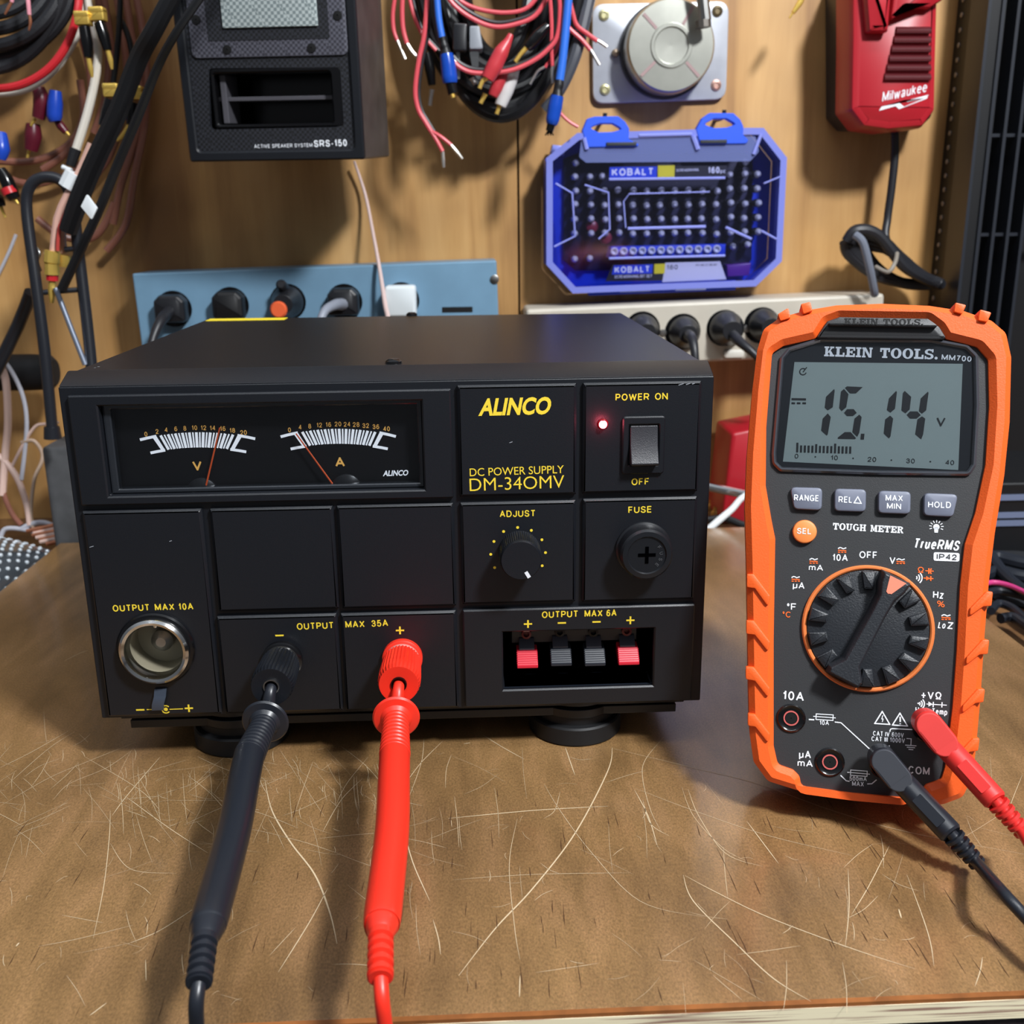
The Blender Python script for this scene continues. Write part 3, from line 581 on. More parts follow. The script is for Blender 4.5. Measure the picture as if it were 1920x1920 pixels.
# spring terminal block
mb = MB(); d = 0.028; y0 = -PT
for a, c_ in (((rec[0]-0.001, 0, rec[1]-0.001), (rec[0], d, rec[3]+0.001)), ((rec[2], 0, rec[1]-0.001), (rec[2]+0.001, d, rec[3]+0.001)), ((rec[0], 0, rec[3]), (rec[2], d, rec[3]+0.001)), ((rec[0], 0, rec[1]-0.001), (rec[2], d, rec[1]))): mb.box(a, c_)
mb.box((rec[0], 0.0185, rec[1]), (rec[2], d, rec[3])); tb = mb.build('terminal_recess', mat('blue black glossy plastic', '1c222c', 0.22), PS)
mb = MB(); ym = 0.0105; vt = rec[3]-0.0005
mb.box((rec[0]+0.004, ym, vt-0.010), (rec[2]-0.005, 0.0185, vt)); tbb = mb.build('terminal_block', mat('terminal block plastic', '33353a', 0.45), PS, bevel=0.0004)
for x, y, mt in ((988, 1218, mat('red lever plastic', 'd02438', 0.35)), (1051, 1214, mat('slate black lever', '23272f', 0.35)), (1114, 1214, MATS['slate black lever']), (1177, 1212, MATS['red lever plastic'])):
    u, v = PSF.hit(x, y, -0.006); h = 0.0044; F2 = Fr((u-h, 0, 0), (0, 1, 0), (0, 0, 1), (1, 0, 0)); mb = MB()
    mb.prism(F2, [(0.0105, v+0.0005), (0.0055, v-0.0005), (0.0015, v-0.0052), (0.0015, v-0.0066), (0.004, v-0.0072), (0.0105, v-0.004)], 0, 2*h)
    lv = mb.build('spring_lever', mt, PS, bevel=0.0004); mb = MB()
    for i in range(6):
        q = i/6; a = (0.0052-0.0037*q, v-0.0009-0.0043*q); mb.tube([(u-h, a[0], a[1]), (u+h, a[0], a[1])], 0.00022, 5, 1)
    mb.build('lever_ribs', mt, lv); mb = MB()
    mb.prism(F2, [(0.0104, v+0.001), (0.0062, v-0.0005), (0.0062, v+0.0003), (0.0098, v+0.0036), (0.0104, v+0.0036)], 0.0012, 2*h-0.0012); mb.build('lever_hood', mat('grey hood plastic', '4a4f5a', 0.4), lv)
    mb = MB(); mb.lathe((u, 0.0107, v+0.0055), (0, -1, 0), [(0.0021, 0), (0.0021, 0.0016), (0.0012, 0.0018), (0.0012, 0.0004)], 20); mb.build('wire_hole', mat('dark red ring', '6a1a20', 0.4) if mt.name.startswith('red') else PIT_, lv)
    mb = MB(); mb.box((u-0.0012, 0.0088, v+0.0070), (u+0.0012, 0.0104, v+0.0086)); mb.build('wire_contact', mat('pale contact', 'd8dad6', 0.3, 0.6), lv)
# cigarette lighter socket
u, v = SKC; c = PSF.at(u, v, PT); mb = MB()
mb.lathe(c, (0, -1, 0), [(0.0126, -0.003), (0.0152, -0.001), (0.0156, 0.0006), (0.0150, 0.0014), (0.0138, 0.0016), (0.0126, 0.0005)], 64, False, False); sk = mb.build('socket_flange', BLG, PS)
mb = MB(); mb.lathe(c, (0, -1, 0), [(0.0124, -0.002), (0.0138, 0.0006), (0.0141, 0.0022), (0.0138, 0.0036), (0.0128, 0.0045), (0.0117, 0.0040), (0.0111, 0.0026), (0.0111, -0.002)], 64, False, False); mb.build('socket_ring', CHR, sk)
mb = MB(); mb.lathe(c, (0, -1, 0), [(0.0112, 0.002), (0.0110, -0.0125), (0.0002, -0.0125)], 48, False, False); mb.build('socket_sleeve', mat('dull olive metal', '857f6c', 0.6, 0.0), sk)
mb = MB(); mb.lathe(c+Vector((0, 0.0123, 0)), (0, -1, 0), [(0.0045, 0), (0.0045, 0.004), (0.002, 0.006)], 24); mb.build('centre_contact', STL, sk)
mb = MB(); mb.lathe(c+Vector((-0.0005, 0.004, 0.0105)), (0, -0.3, -1), [(0.0012, 0), (0.0012, 0.0018), (0.0006, 0.0028)], 12); mb.build('latch_pin', CHR, sk)
p0, p1 = PSF.hit(302, 1290, PT), PSF.hit(298, 1328, PT)
mb = MB(); mb.loft([[PSF.at(p[0]-0.0024, p[1], w), PSF.at(p[0]+0.0024, p[1], w), PSF.at(p[0]+0.0024, p[1], w+0.0008), PSF.at(p[0]-0.0024, p[1], w+0.0008)] for p, w in ((p0, PT+0.0002), (((p0[0]*2+p1[0])/3+0.0003, (p0[1]*2+p1[1])/3), PT+0.0012), (((p0[0]+2*p1[0])/3, (p0[1]+2*p1[1])/3), PT+0.0018), (p1, PT+0.0011))]); mb.build('cap_strap', mat('smoky rubber strap', '3b4350', 0.3), sk)
# binding posts
POSTS = {}
for nm, x, y, mt, ring, al in (('n', 530, 1236, BLK, STL, 1), ('p', 755, 1232, REDP, mat('pale pink washer', 'c98f88', 0.35), 1)):
    u, v = PSF.hit(x, y, PT); c = PSF.at(u, v, PT); mb = MB()
    mb.lathe(c, (0, -1, 0), [(0.0082, 0), (0.0082, 0.0022), (0.0070, 0.0030)], 40); bp_ = mb.build('post_base', BLG if nm == 'n' else mt, PS)
    mb = MB(); mb.lathe(c, (0, -1, 0), [(0.0066, 0.002), (0.0071, 0.003), (0.0071, 0.0048), (0.0062, 0.0052)], 40); mb.build('washer', ring, bp_)
    mb = MB(); mb.lathe(c, (0, -1, 0), [(0.0066, 0.0050), (0.0078, 0.0056), (0.0083, 0.0180), (0.0083, 0.0236), (0.0076, 0.0260), (0.0070, 0.0260), (0.0040, 0.0255), (0.0031, 0.0255), (0.0031, 0.0150), (0.0002, 0.0150)], 72, rib=1, ribd=0.07, ribr=(1, 3)); mb.build('post_cap', mt, bp_, sharp=50)
    mb = MB(); mb.lathe(c, (0, -1, 0), [(0.0031, 0.0160), (0.0031, 0.0261), (0.0026, 0.0261), (0.0026, 0.0160)], 32, False, False); mb.build('post_sleeve', STL if nm == 'n' else mat('dark metal', '2b2624', 0.3, 0.8), bp_)
    POSTS[nm] = c+Vector((0, -0.0260, 0))
# base chassis and feet
FX = (-0.0735, 0.0741); mb = MB()
for z0, z1, gx, gy, r in ((-0.0036, 0.0, 0.1195, 0.0062, 0.0190), (-0.0052, -0.0036, 0.114, 0.0110, 0.0165), (-0.0090, -0.0052, 0.1165, 0.0080, 0.0190), (-0.0100, -0.0090, 0.112, 0.011, 0.0178)):
    mb.box((-gx, gy, z0), (gx, PD-0.004, z1))
    for x in FX: mb.lathe((x, 0.0235, z0), (0, 0, 1), [(r, 0), (r, z1-z0)], 48)
mb.build('base_tray', BLK, PS, bevel=0.0004)
for x in FX:
    for y in (0.0235, 0.20):
        mb = MB(); mb.lathe((x, y, TZ), (0, 0, 1), [(0.0196, 0), (0.0205, 0.0008), (0.0205, 0.0078), (0.0198, 0.0086), (0.0178, 0.0090), (0.0176, 0.0122)], 56); mb.build('foot', RUB, PS)
mb = MB(); p = at_z(738, 681, TP); mb.lathe(p-Vector((0, 0, 0.0003)), (0, 0, 1), [(0.0034, 0), (0.0032, 0.0012), (0.002, 0.002), (0.0002, 0.0021)], 20); mb.build('cover_screw', BLG, PS)
mb = MB(); p = at_z(772, 591, TP); mb.lathe(p-Vector((0, 0, 0.0003)), (0, 0, 1), [(0.0034, 0), (0.0032, 0.0012), (0.002, 0.002), (0.0002, 0.0021)], 20); mb.build('cover_screw', BLG, PS)
a, c = at_z(390, 600, TP), at_z(537, 597.5, TP); mb = MB(); mb.box((a.x, a.y-0.006, TP-0.0004), (c.x, a.y+0.006, TP+0.0002)); mb.build('caution_sticker', mat('bright yellow sticker', 'ffe53a', 0.45), PS)
mb = MB(); rs = random.Random(5); FT = Fr((0, 0, TP), (1, 0, 0), (0, 1, 0), (0, 0, 1))
for x, y in [(178, 690), (185, 688), (465, 710), (475, 711), (727, 714), (873, 701), (1100, 612), (1210, 700), (860, 706), (560, 716)]:
    p = at_z(x, y, TP)
    if p.y > 0.016: mb.disc(FT, (p.x, p.y), rs.uniform(0.0003, 0.0006), 0.0001, 6)
for x, y, L in [(1277, 722, 0.002), (1290, 721, 0.0016), (1300, 720, 0.001), (958, 830, 0.0012), (320, 1015, 0.001), (172, 1026, 0.0016)]:
    u, v = PSF.hit(x, y, PT); mb.stroke(PSF, [(u-L/2, v), (u+L/2, v+L*0.3)], 0.0003, LW)
mb.build('paint_chips', mat('pale chip', '8d9299', 0.5), PS, recalc=False)
# ---------------------------------------------------------------- multimeter
MM = thing('multimeter', 'orange and charcoal digital multimeter reading 15.14 volts, leaning upright on the board', 'multimeter', at_z(1600, 1508, TZ))
def mp(pts, w=0.0): return [MET.hit(x, y, w) for x, y in pts]
z1 = lambda x, y: (1380+x/3.556, 550+y/3.556)
z2 = lambda x, y: (1380+x/3.556, 900+y/3.556)
z3 = lambda x, y: (1380+x/3.556, 1230+y/3.556)
BW = 0.0035
outer = rnd(mp([(1404, 1300), (1402, 1180), (1400, 1060), (1397, 950), (1401, 850), (1411, 730), (1420, 655), (1432, 615), (1462, 594), (1510, 580), (1570, 570), (1655, 567), (1745, 571), (1810, 581), (1862, 599), (1889, 622), (1899, 668), (1896, 790), (1886, 890), (1868, 1000), (1857, 1090), (1848, 1200), (1841, 1310), (1833, 1400), (1827, 1455), (1808, 1497), (1770, 1511), (1690, 1508), (1590, 1498), (1495, 1484), (1440, 1467), (1413, 1430), (1406, 1380)], BW), 0.004, 4)
inner = rnd(mp([(1451, 1200), (1454, 1010), (1447, 975), (1436, 910), (1437, 800), (1448, 660), (1470, 646), (1532, 632), (1550, 602), (1574, 593), (1740, 596), (1762, 612), (1775, 633), (1835, 648), (1856, 672), (1858, 760), (1851, 870), (1832, 960), (1812, 1020), (1803, 1100), (1797, 1220), (1789, 1330), (1775, 1440), (1768, 1464), (1738, 1474), (1733, 1482), (1690, 1498), (1600, 1490), (1503, 1477), (1500, 1458), (1488, 1446), (1459, 1436), (1451, 1400)], BW), 0.0025, 3)
mb = MB(); mb.plate(MET, outer, [inner], -0.029, BW, ch=0.0022); boot = mb.build('boot', ORB, MM, bevel=0.0009, seg=2, sharp=50)
# raised bead along the outer wall, chevron grips and corner lugs
for cs in ([[(1400, 1076), (1413, 1076), (1444, 1117), (1440, 1138), (1415, 1103), (1400, 1101)], [(1399, 1163), (1413, 1163), (1444, 1203), (1440, 1222), (1415, 1190), (1399, 1188)], [(1398, 1250), (1413, 1250), (1444, 1290), (1440, 1308), (1415, 1276), (1398, 1273)], [(1402, 1338), (1415, 1338), (1444, 1375), (1440, 1393), (1416, 1362), (1402, 1360)]],
           [[(1861, 1109), (1848, 1109), (1818, 1140), (1816, 1156), (1843, 1137), (1858, 1136)], [(1854, 1199), (1841, 1199), (1811, 1232), (1809, 1248), (1836, 1227), (1851, 1226)], [(1846, 1291), (1832, 1291), (1804, 1322), (1802, 1338), (1828, 1318), (1843, 1316)], [(1836, 1383), (1823, 1383), (1796, 1412), (1793, 1428), (1818, 1409), (1833, 1407)]]):
    for c in cs:
        mb = MB(); mb.prism(MET, rnd(mp(c, BW), 0.0006, 2), BW-0.004, BW+0.0012, ch=0.0005); mb.build('grip_rib', ORB, boot)
for c in ([(1458, 590), (1478, 578), (1482, 597), (1463, 603)], [(1501, 571), (1519, 567), (1523, 584), (1506, 590)], [(1790, 568), (1811, 573), (1803, 590), (1788, 586)], [(1836, 581), (1858, 587), (1850, 605), (1833, 602)]):
    mb = MB(); mb.prism(MET, rnd(mp(c, BW), 0.0005, 2), BW-0.010, BW+0.0012, ch=0.0004); mb.build('corner_lug', ORB, boot)
mb = MB(); mb.prism(MET, inset(inner, -0.0018), -0.027, 0.0, ch=0.0004); body = mb.build('body', MBK, MM, sharp=14)
# rear stand
mb = MB(); c0 = Vector(MET.at(0.001, 0.135, -0.029)); fwd = Vector((MET.n.x, MET.n.y, 0)).normalized()
ft = Vector((c0.x, c0.y, TZ))-fwd*0.058; sx = MET.x*0.024; th = fwd*-0.003
mb.loft([[c0-sx, c0+sx, c0+sx+th, c0-sx+th], [ft-sx, ft+sx, ft+sx+th, ft-sx+th]]); mb.build('tilt_stand', MBK, MM, bevel=0.0008)
# top bumper with engraved name
bp = mp([(1530, 634), (1551, 602), (1574, 594), (1740, 597), (1762, 613), (1775, 634), (1760, 637), (1545, 634)], 0.003); mb = MB()
mb.prism(MET, rnd(mp([(1545, 609), (1574, 594), (1740, 597), (1764, 613)], 0.006), 0.0008), 0, 0.006, ch=0.0005); mb.prism(MET, rnd(bp, 0.0008), 0, 0.0035, ch=0.001); bump = mb.build('top_bumper', MBK, MM)
# slab letters (heavy serif face)
SL = {'K': [(0, 0, .46, .17), (0, .83, .46, 1), (.1, 0, .36, 1), (.52, 0, 1, .17), (.55, .83, .95, 1)], 'L': [(0, 0, .9, .19), (0, .83, .55, 1), (.12, 0, .4, 1), (.72, 0, .9, .42)],
      'E': [(0, 0, .92, .18), (0, .82, .92, 1), (.12, 0, .4, 1), (.4, .42, .62, .58), (.74, 0, .92, .36), (.74, .64, .92, 1), (.56, .34, .68, .66)], 'I': [(0, 0, .5, .17), (0, .83, .5, 1), (.12, 0, .38, 1)],
      'N': [(0, 0, .36, .17), (0, .83, .34, 1), (.08, 0, .26, 1), (.68, .83, 1, 1), (.74, 0, .92, 1)], 'T': [(.22, 0, .72, .17), (.33, 0, .61, 1), (0, .8, .94, 1), (0, .6, .16, 1), (.78, .6, .94, 1)],
      'H': [(0, 0, .44, .17), (0, .83, .44, 1), (.09, 0, .35, 1), (.56, 0, 1, .17), (.56, .83, 1, 1), (.65, 0, .91, 1), (.3, .42, .7, .58)], 'M': [(0, 0, .34, .17), (0, .83, .3, 1), (.08, 0, .24, 1), (.74, .83, 1.1, 1), (.76, 0, 1.02, 1), (.68, 0, 1.1, .17)],
      'U': [(0, .83, .46, 1), (.1, .3, .37, 1), (.58, .83, 1, 1), (.68, .3, .86, 1)], 'R': [(0, 0, .46, .17), (0, .83, .5, 1), (.1, 0, .36, 1)]}
SP = {'K': [[(.34, .42), (.66, .9), (.84, .9), (.36, .28)], [(.42, .52), (.62, .62), (.94, .1), (.62, .1)]], 'N': [[(.08, 1), (.34, 1), (.92, 0), (.66, 0)]], 'M': [[(.08, 1), (.34, 1), (.62, .1), (.46, .1)], [(.46, .1), (.62, .1), (.86, 1), (.74, 1)]], 'R': [[(.44, .5), (.66, .5), (1.0, 0), (.68, 0)]]}
SWD = {'K': 1, 'L': .9, 'E': .92, 'I': .5, 'N': 1, 'T': .94, 'H': 1, 'M': 1.1, 'U': 1, 'R': 1, 'O': 1.02, 'S': .86, 'G': 1, '.': .3, ' ': .55}
def slab(mb, fr, txt, p0, p1, hpx, w0):
    w = w0; cnt = [0]
    class PP:
        def poly(s_, f_, q, w_): cnt[0] += 1; mb_.poly(f_, q, w0+(cnt[0] % 7)*4e-6)
    mb_, mb = mb, PP()
    a, b, c = fr.hit(*p0, w), fr.hit(*p1, w), fr.hit(p0[0], p0[1]-hpx, w); a, b = Vector(a), Vector(b); h = math.hypot(c[0]-a.x, c[1]-a.y)
    d = (b-a).normalized(); nn = Vector((-d.y, d.x)); gap = 0.09; tot = sum(SWD[c]+gap for c in txt)-gap; sx = (b-a).length/tot; x = 0
    P = lambda q: tuple(a+d*((x+q[0])*sx)+nn*(q[1]*h))
    for ch in txt:
        for x0, y0, x1, y1 in SL.get(ch, []): mb.poly(fr, [P((x0, y0)), P((x1, y0)), P((x1, y1)), P((x0, y1))], w)
        for pl_ in SP.get(ch, []): mb.poly(fr, [P(q) for q in pl_], w)
        def ring(cx, cy, rx, ry, ix, iy, a0, a1, n=24):
            for i in range(n):
                t, q = math.radians(a0+(a1-a0)*i/n), math.radians(a0+(a1-a0)*(i+1)/n)
                mb.poly(fr, [P((cx+ix*math.cos(t), cy+iy*math.sin(t))), P((cx+rx*math.cos(t), cy+ry*math.sin(t))), P((cx+rx*math.cos(q), cy+ry*math.sin(q))), P((cx+ix*math.cos(q), cy+iy*math.sin(q)))], w)
        if ch == 'O': ring(.51, .5, .51, .52, .22, .38, 0, 360, 32)
        if ch == 'G': ring(.5, .5, .5, .52, .22, .38, 40, 330, 32); mb.poly(fr, [P((.6, .42)), P((1.02, .42)), P((1.02, .54)), P((.6, .54))], w); mb.poly(fr, [P((.72, .06)), P((.94, .06)), P((.94, .5)), P((.72, .5))], w)
        if ch == 'S': ring(.43, .72, .42, .29, .17, .13, 30, 270, 20); ring(.43, .28, .42, .29, .17, .13, 210, 450, 20); mb.poly(fr, [P((.68, .68)), P((.82, .68)), P((.82, 1)), P((.68, 1))], w); mb.poly(fr, [P((.02, 0)), P((.16, 0)), P((.16, .32)), P((.02, .32))], w)
        if ch == 'U': ring(.48, .32, .38, .34, .2, .2, 180, 360, 16)
        if ch == 'R': ring(.42, .74, .48, .26, .22, .12, -90, 90, 14); mb.poly(fr, [P((.3, .48)), P((.46, .48)), P((.46, .62)), P((.3, .62))], w)
        if ch == '.': ring(.15, .13, .15, .14, 0.001, 0.001, 0, 360, 10)
        x += SWD[ch]+gap
mb = MB(); slab(mb, MET, 'KLEIN TOOLS.', (1583, 608), (1731, 610), 11.5, 0.0061); mb.build('lettering', mat('engraved black', '0a0a0b', 0.4), bump, recalc=False)
# display window
wl = rnd(mp([(1451, 850), (1466, 672), (1480, 655), (1538, 637), (1745, 638), (1812, 650), (1830, 668), (1832, 760), (1826, 872), (1816, 888), (1640, 886), (1464, 880), (1452, 868)], 0.001), 0.0018, 4)
mb = MB(); mb.plate(MET, inset(wl, -0.0008), [inset(wl, 0.0009)], 0, 0.0016, ch=0.0007); wf = mb.build('window_frame', mat('glossy charcoal rim', '3c3f45', 0.15, coat=0.6), MM)
mb = MB(); mb.prism(MET, wl, -0.001, 0.0002); mb.build('window_mask', mat('window mask', '25272b', 0.3), wf)
lcd = mp([z1(390, 458), z1(1512, 470), z1(1482, 1178), z1(313, 1122)], 0.0003)
mb = MB(); mb.prism(MET, lcd, 0.0, 0.0003); LCD = mb.build('display_panel', mat('grey green liquid crystal', '8e9c9a', 0.5), MM)
mb = MB(); mb.prism(MET, inset(wl, 0.0002), 0.0009, 0.0014); mb.build('window_lens', clear('clear acrylic', 'f4f6f8', 0.0, 0.02, 0.55), wf)
SEG = [[(655, 637), (658, 650), (645, 760), (612, 780), (592, 762), (600, 690)], [(612, 800), (632, 825), (612, 940), (605, 948), (568, 915), (578, 835)],
       [(740, 620), (845, 625), (800, 667), (760, 667), (727, 630)], [(720, 637), (750, 672), (735, 760), (705, 785), (688, 765), (700, 655)], [(740, 772), (785, 772), (805, 797), (780, 818), (740, 818), (720, 797)], [(822, 808), (838, 825), (822, 930), (808, 957), (776, 925), (790, 835)], [(725, 925), (765, 925), (800, 965), (795, 972), (680, 970), (678, 962)], [(833, 936), (857, 936), (853, 975), (830, 975)],
       [(1068, 650), (1073, 660), (1060, 770), (1030, 795), (1006, 778), (1020, 700)], [(1028, 815), (1048, 835), (1030, 955), (1020, 967), (985, 935), (995, 840)],
       [(1125, 650), (1168, 690), (1158, 775), (1130, 800), (1103, 780), (1113, 665)], [(1280, 655), (1284, 665), (1268, 780), (1240, 803), (1220, 785), (1232, 700)], [(1160, 787), (1210, 787), (1232, 812), (1205, 835), (1160, 835), (1138, 810)], [(1240, 820), (1262, 835), (1248, 940), (1235, 973), (1195, 940), (1210, 840)]]
LW_ = 0.0004; INK = mat('liquid crystal ink', '14181c', 0.6); mb = MB()
for s in SEG: mb.poly(MET, mp([z1(*q) for q in s], LW_), LW_)
mb.build('digits', INK, LCD, recalc=False)
mb = MB(); S = lambda pts, wd, z=z1, w=LW_, c=False: mb.stroke(MET, mp([z(*q) for q in pts], w), wd, w, c)
S([(370, 705), (467, 707)], 0.0008)
for a in (370, 406, 443): S([(a, 732), (a+24, 733)], 0.0007)
for i in range(15):
    x = 408+25.2*i; y = 1060+0.6*i; h = 64 if i % 10 == 0 else 58 if i % 5 == 0 else 47; S([(x+h*0.03, y-h), (x, y)], 0.00075)
for t_, x, y in (('0', 403, 1085), ('10', 655, 1096), ('20', 906, 1107), ('30', 1163, 1117), ('40', 1425, 1128)): mb.textc(MET, t_, z1(x, y), 9, LW_, 0.0)
for x, y in ((529, 1090), (781, 1100), (1036, 1112), (1296, 1122)): mb.disc(MET, MET.hit(*z1(x, y), LW_), 0.0003, LW_, 8)
mb.textc(MET, 'V', z1(1365, 856), 17, LW_, 0.01); c = MET.hit(*z1(447, 522), LW_); mb.annul(MET, c, 0.0010, 0.0014, LW_, 24, 0.9, 6.0); mb.stroke(MET, [(c[0], c[1]-0.0002), (c[0]+0.0013, c[1]+0.0017)], 0.0004, LW_)
mb.build('display_symbols', INK, LCD, recalc=False)
mb = MB(); slab(mb, MET, 'KLEIN TOOLS.', (1545, 668), (1758, 674), 18.5, 0.0004); mb.textpx(MET, 'MM700', (1765, 675), (1821, 678.5), 10.5, 0.0004, 0.03); mb.build('lettering', WHT, wf, recalc=False)
# push buttons
BH = 0.0022
def button(pts, txts, nm='push_button'):
    mb = MB(); mb.prism(MET, rnd(mp([z2(*q) for q in pts], BH), 0.0018, 4), -0.0005, BH, ch=0.0009); b_ = mb.build(nm, BTN, MM)
    mb = MB()
    for s, p0, p1, h in txts: mb.textpx(MET, s, z2(*p0), z2(*p1), h/3.556, BH+0.0001, 0.012)
    return b_, mb
b_, mb = button([(360, 46), (577, 52), (573, 203), (388, 193)], [('RANGE', (386, 138), (552, 143), 42)]); mb.build('lettering', WHT, b_, recalc=False)
b_, mb = button([(658, 56), (870, 62), (867, 213), (657, 206)], [('REL', (683, 150), (775, 153), 42)]); mb.stroke(MET, mp([z2(812, 112), z2(787, 153), z2(835, 156)], BH+0.0001), 0.0004, BH+0.0001, True); mb.build('lettering', WHT, b_, recalc=False)
b_, mb = button([(951, 70), (1168, 77), (1165, 228), (949, 220)], [('MAX', (997, 140), (1112, 142), 40), ('MIN', (1005, 193), (1100, 196), 40)]); mb.build('lettering', WHT, b_, recalc=False)
b_, mb = button([(1255, 86), (1485, 95), (1450, 247), (1252, 237)], [('HOLD', (1280, 184), (1433, 188), 42)]); mb.build('lettering', WHT, b_, recalc=False)
c = MET.hit(*z2(459, 344), BH); mb = MB(); mb.prism(MET, circ(*c, 0.0044, 40), -0.0005, BH, ch=0.0009); b_ = mb.build('select_button', mat('orange button rubber', 'f08a45', 0.5), MM)
mb = MB(); mb.textpx(MET, 'SEL', z2(406, 358), z2(502, 362), 11, BH+0.0001, 0.012); mb.build('lettering', WHT, b_, recalc=False)
# face lettering
w = 0.00015; mb = MB(); T = lambda s, p0, p1, h, z=z2, bold=0.015, sh=0.0: mb.textpx(MET, s, z(*p0), z(*p1), h/3.556, w, bold*0.7, sh)
S = lambda pts, wd, z=z2, c=False: mb.stroke(MET, mp([z(*q) for q in pts], w), wd, w, c)
slab(mb, MET, 'TOUGH METER', z2(645, 330), z2(1116, 356), 12.5, w)
c = MET.hit(*z2(1336, 313), w); mb.disc(MET, c, 0.0011, w); mb.poly(MET, [(c[0]-0.0006, c[1]-0.0021), (c[0]+0.0006, c[1]-0.0021), (c[0]+0.0008, c[1]), (c[0]-0.0008, c[1])], w)
for i in range(9): a = math.radians(-20+27.5*i); mb.stroke(MET, [(c[0]+0.0016*math.cos(a), c[1]+0.0016*math.sin(a)), (c[0]+0.0025*math.cos(a), c[1]+0.0025*math.sin(a))], 0.0003, w)
T('TrueRMS', (1178, 455), (1497, 474), 68, bold=0.02, sh=0.2)
mb.poly(MET, rnd(mp([z2(1318, 481), z2(1491, 487), z2(1489, 544), z2(1317, 538)], w), 0.0008), w)
def wave(x, y, wd=55, dash=True):
    S([(x, y+8), (x+wd*0.25, y), (x+wd*0.45, y+3), (x+wd*0.62, y+9), (x+wd, y+2)], 0.0004)
T('10A', (642, 538), (745, 543), 46); wave(680, 450); T('OFF', (822, 521), (942, 525), 47); T('V', (1022, 558), (1062, 560), 46); wave(1070, 525)
T('mA', (485, 602), (580, 607), 40); wave(490, 523); T('\u00b5A', (378, 722), (456, 728), 44); wave(370, 643); T('\u00b0F', (340, 867), (403, 869), 46)
T('Hz', (1312, 788), (1383, 793), 50); T('Lo', (1345, 988), (1400, 992), 44, sh=0.15, bold=0); T('Z', (1408, 992), (1447, 995), 46, bold=0.03); wave(1370, 898, 60)
for r_ in (14, 30, 46): c = z2(1192, 651); k = 1/3.556; mb.annul(MET, MET.hit(*c, w), (r_-4)*0.0000548, (r_+4)*0.0000548, w, 12, -0.8, 0.8)
mb.build('dial_lettering', WHT, body, recalc=False); mb = MB()
T = lambda s, p0, p1, h, z=z3, bold=0.015, sh=0.0: mb.textpx(MET, s, z(*p0), z(*p1), h/3.556, w, bold*0.7, sh)
S3 = lambda pts, wd=0.00032, c=False: mb.stroke(MET, mp([z3(*q) for q in pts], w), wd, w, c)
T('10A', (310, 290), (452, 303), 60, bold=0.02); T('10A', (557, 459), (620, 462), 30, bold=0); T('\u00b5A', (420, 680), (500, 684), 50, bold=0.02); T('mA', (410, 735), (512, 742), 46, bold=0.02)
T('500mA', (757, 831), (872, 836), 30, bold=0); T('MAX', (774, 866), (852, 871), 32, bold=0); T('CAT IV 600V', (913, 531), (1118, 545), 32, bold=0); T('CAT III 1000V', (903, 567), (1126, 581), 32, bold=0)
T('+V\u03a9', (1232, 283), (1370, 291), 50, bold=0.02); T('Hz % Temp', (1195, 378), (1408, 396), 40, bold=0.01); T('COM', (1148, 783), (1290, 796), 52, bold=0.02)
S3([(485, 423), (522, 425)], 0.0005); S3([(535, 386), (648, 393), (646, 430), (533, 423)], c=True); S3([(515, 402), (665, 413)]); S3([(658, 440), (700, 445), (905, 633)], 0.0004)
S3([(765, 760), (875, 768), (873, 803), (763, 795)], c=True); S3([(742, 775), (893, 788)]); S3([(697, 795), (735, 832), (757, 836)], 0.0004); S3([(875, 853), (905, 852), (937, 825)], 0.0004)
for a in ([(975, 370), (925, 450), (1025, 456)], [(1093, 381), (1043, 460), (1143, 467)]): S3(a, 0.00045, True)
S3([(979, 395), (972, 420), (981, 420), (975, 440)], 0.0003); S3([(1094, 405), (1095, 440)], 0.0005); S3([(1095, 449), (1095, 455)], 0.0005)
S3([(1025, 505), (1030, 488), (1042, 484), (1185, 491)], 0.0004); S3([(1022, 595), (1022, 635)], 0.0004)
S3([(1137, 550), (1168, 552), (1166, 597)]); S3([(1128, 594), (1203, 599)]); S3([(1139, 608), (1194, 612)]); S3([(1150, 622), (1182, 625)])
S3([(1270, 320), (1405, 328)]); mb.poly(MET, mp([z3(1283, 303), z3(1283, 337), z3(1312, 322)], w), w); S3([(1316, 306), (1314, 341)], 0.0004); S3([(1374, 308), (1372, 343)], 0.0004); mb.disc(MET, MET.hit(*z3(1215, 316), w), 0.0003, w, 8)
for r_ in (14, 28, 42): mb.annul(MET, MET.hit(*z3(1212, 317), w), (r_-4)*0.0000548, (r_+4)*0.0000548, w, 12, -0.8, 0.8)
mb.build('jack_lettering', WHT, body, recalc=False)
mb = MB(); T = lambda s, p0, p1, h, z=z2, bold=0.015, sh=0.0: mb.textpx(MET, s, z(*p0), z(*p1), h/3.556, w, bold*0.7, sh)
for x, y, wd in ((680, 450, 55), (1070, 525, 55), (490, 523, 55), (370, 643, 55), (1370, 898, 60)):
    S([(x, y+18), (x+wd, y+21)], 0.0004)
    for k in (0, .38, .76): S([(x+wd*k, y+31), (x+wd*(k+.26), y+32)], 0.0004)
T('\u03a9', (1210, 618), (1252, 620), 40, bold=0.02); T('\u00b0C', (310, 915), (367, 918), 40); T('%', (1338, 845), (1390, 850), 42, bold=0)
S([(1262, 605), (1284, 606)], 0.0004); S([(1286, 588), (1285, 626)], 0.0005); S([(1304, 590), (1296, 600), (1296, 614), (1302, 627)], 0.0005); S([(1298, 607), (1318, 608)], 0.0004); S([(1250, 654), (1316, 658)], 0.0004)
mb.poly(MET, mp([z2(1268, 640), z2(1267, 670), z2(1296, 657)], w), w); S([(1299, 641), (1298, 673)], 0.0005)
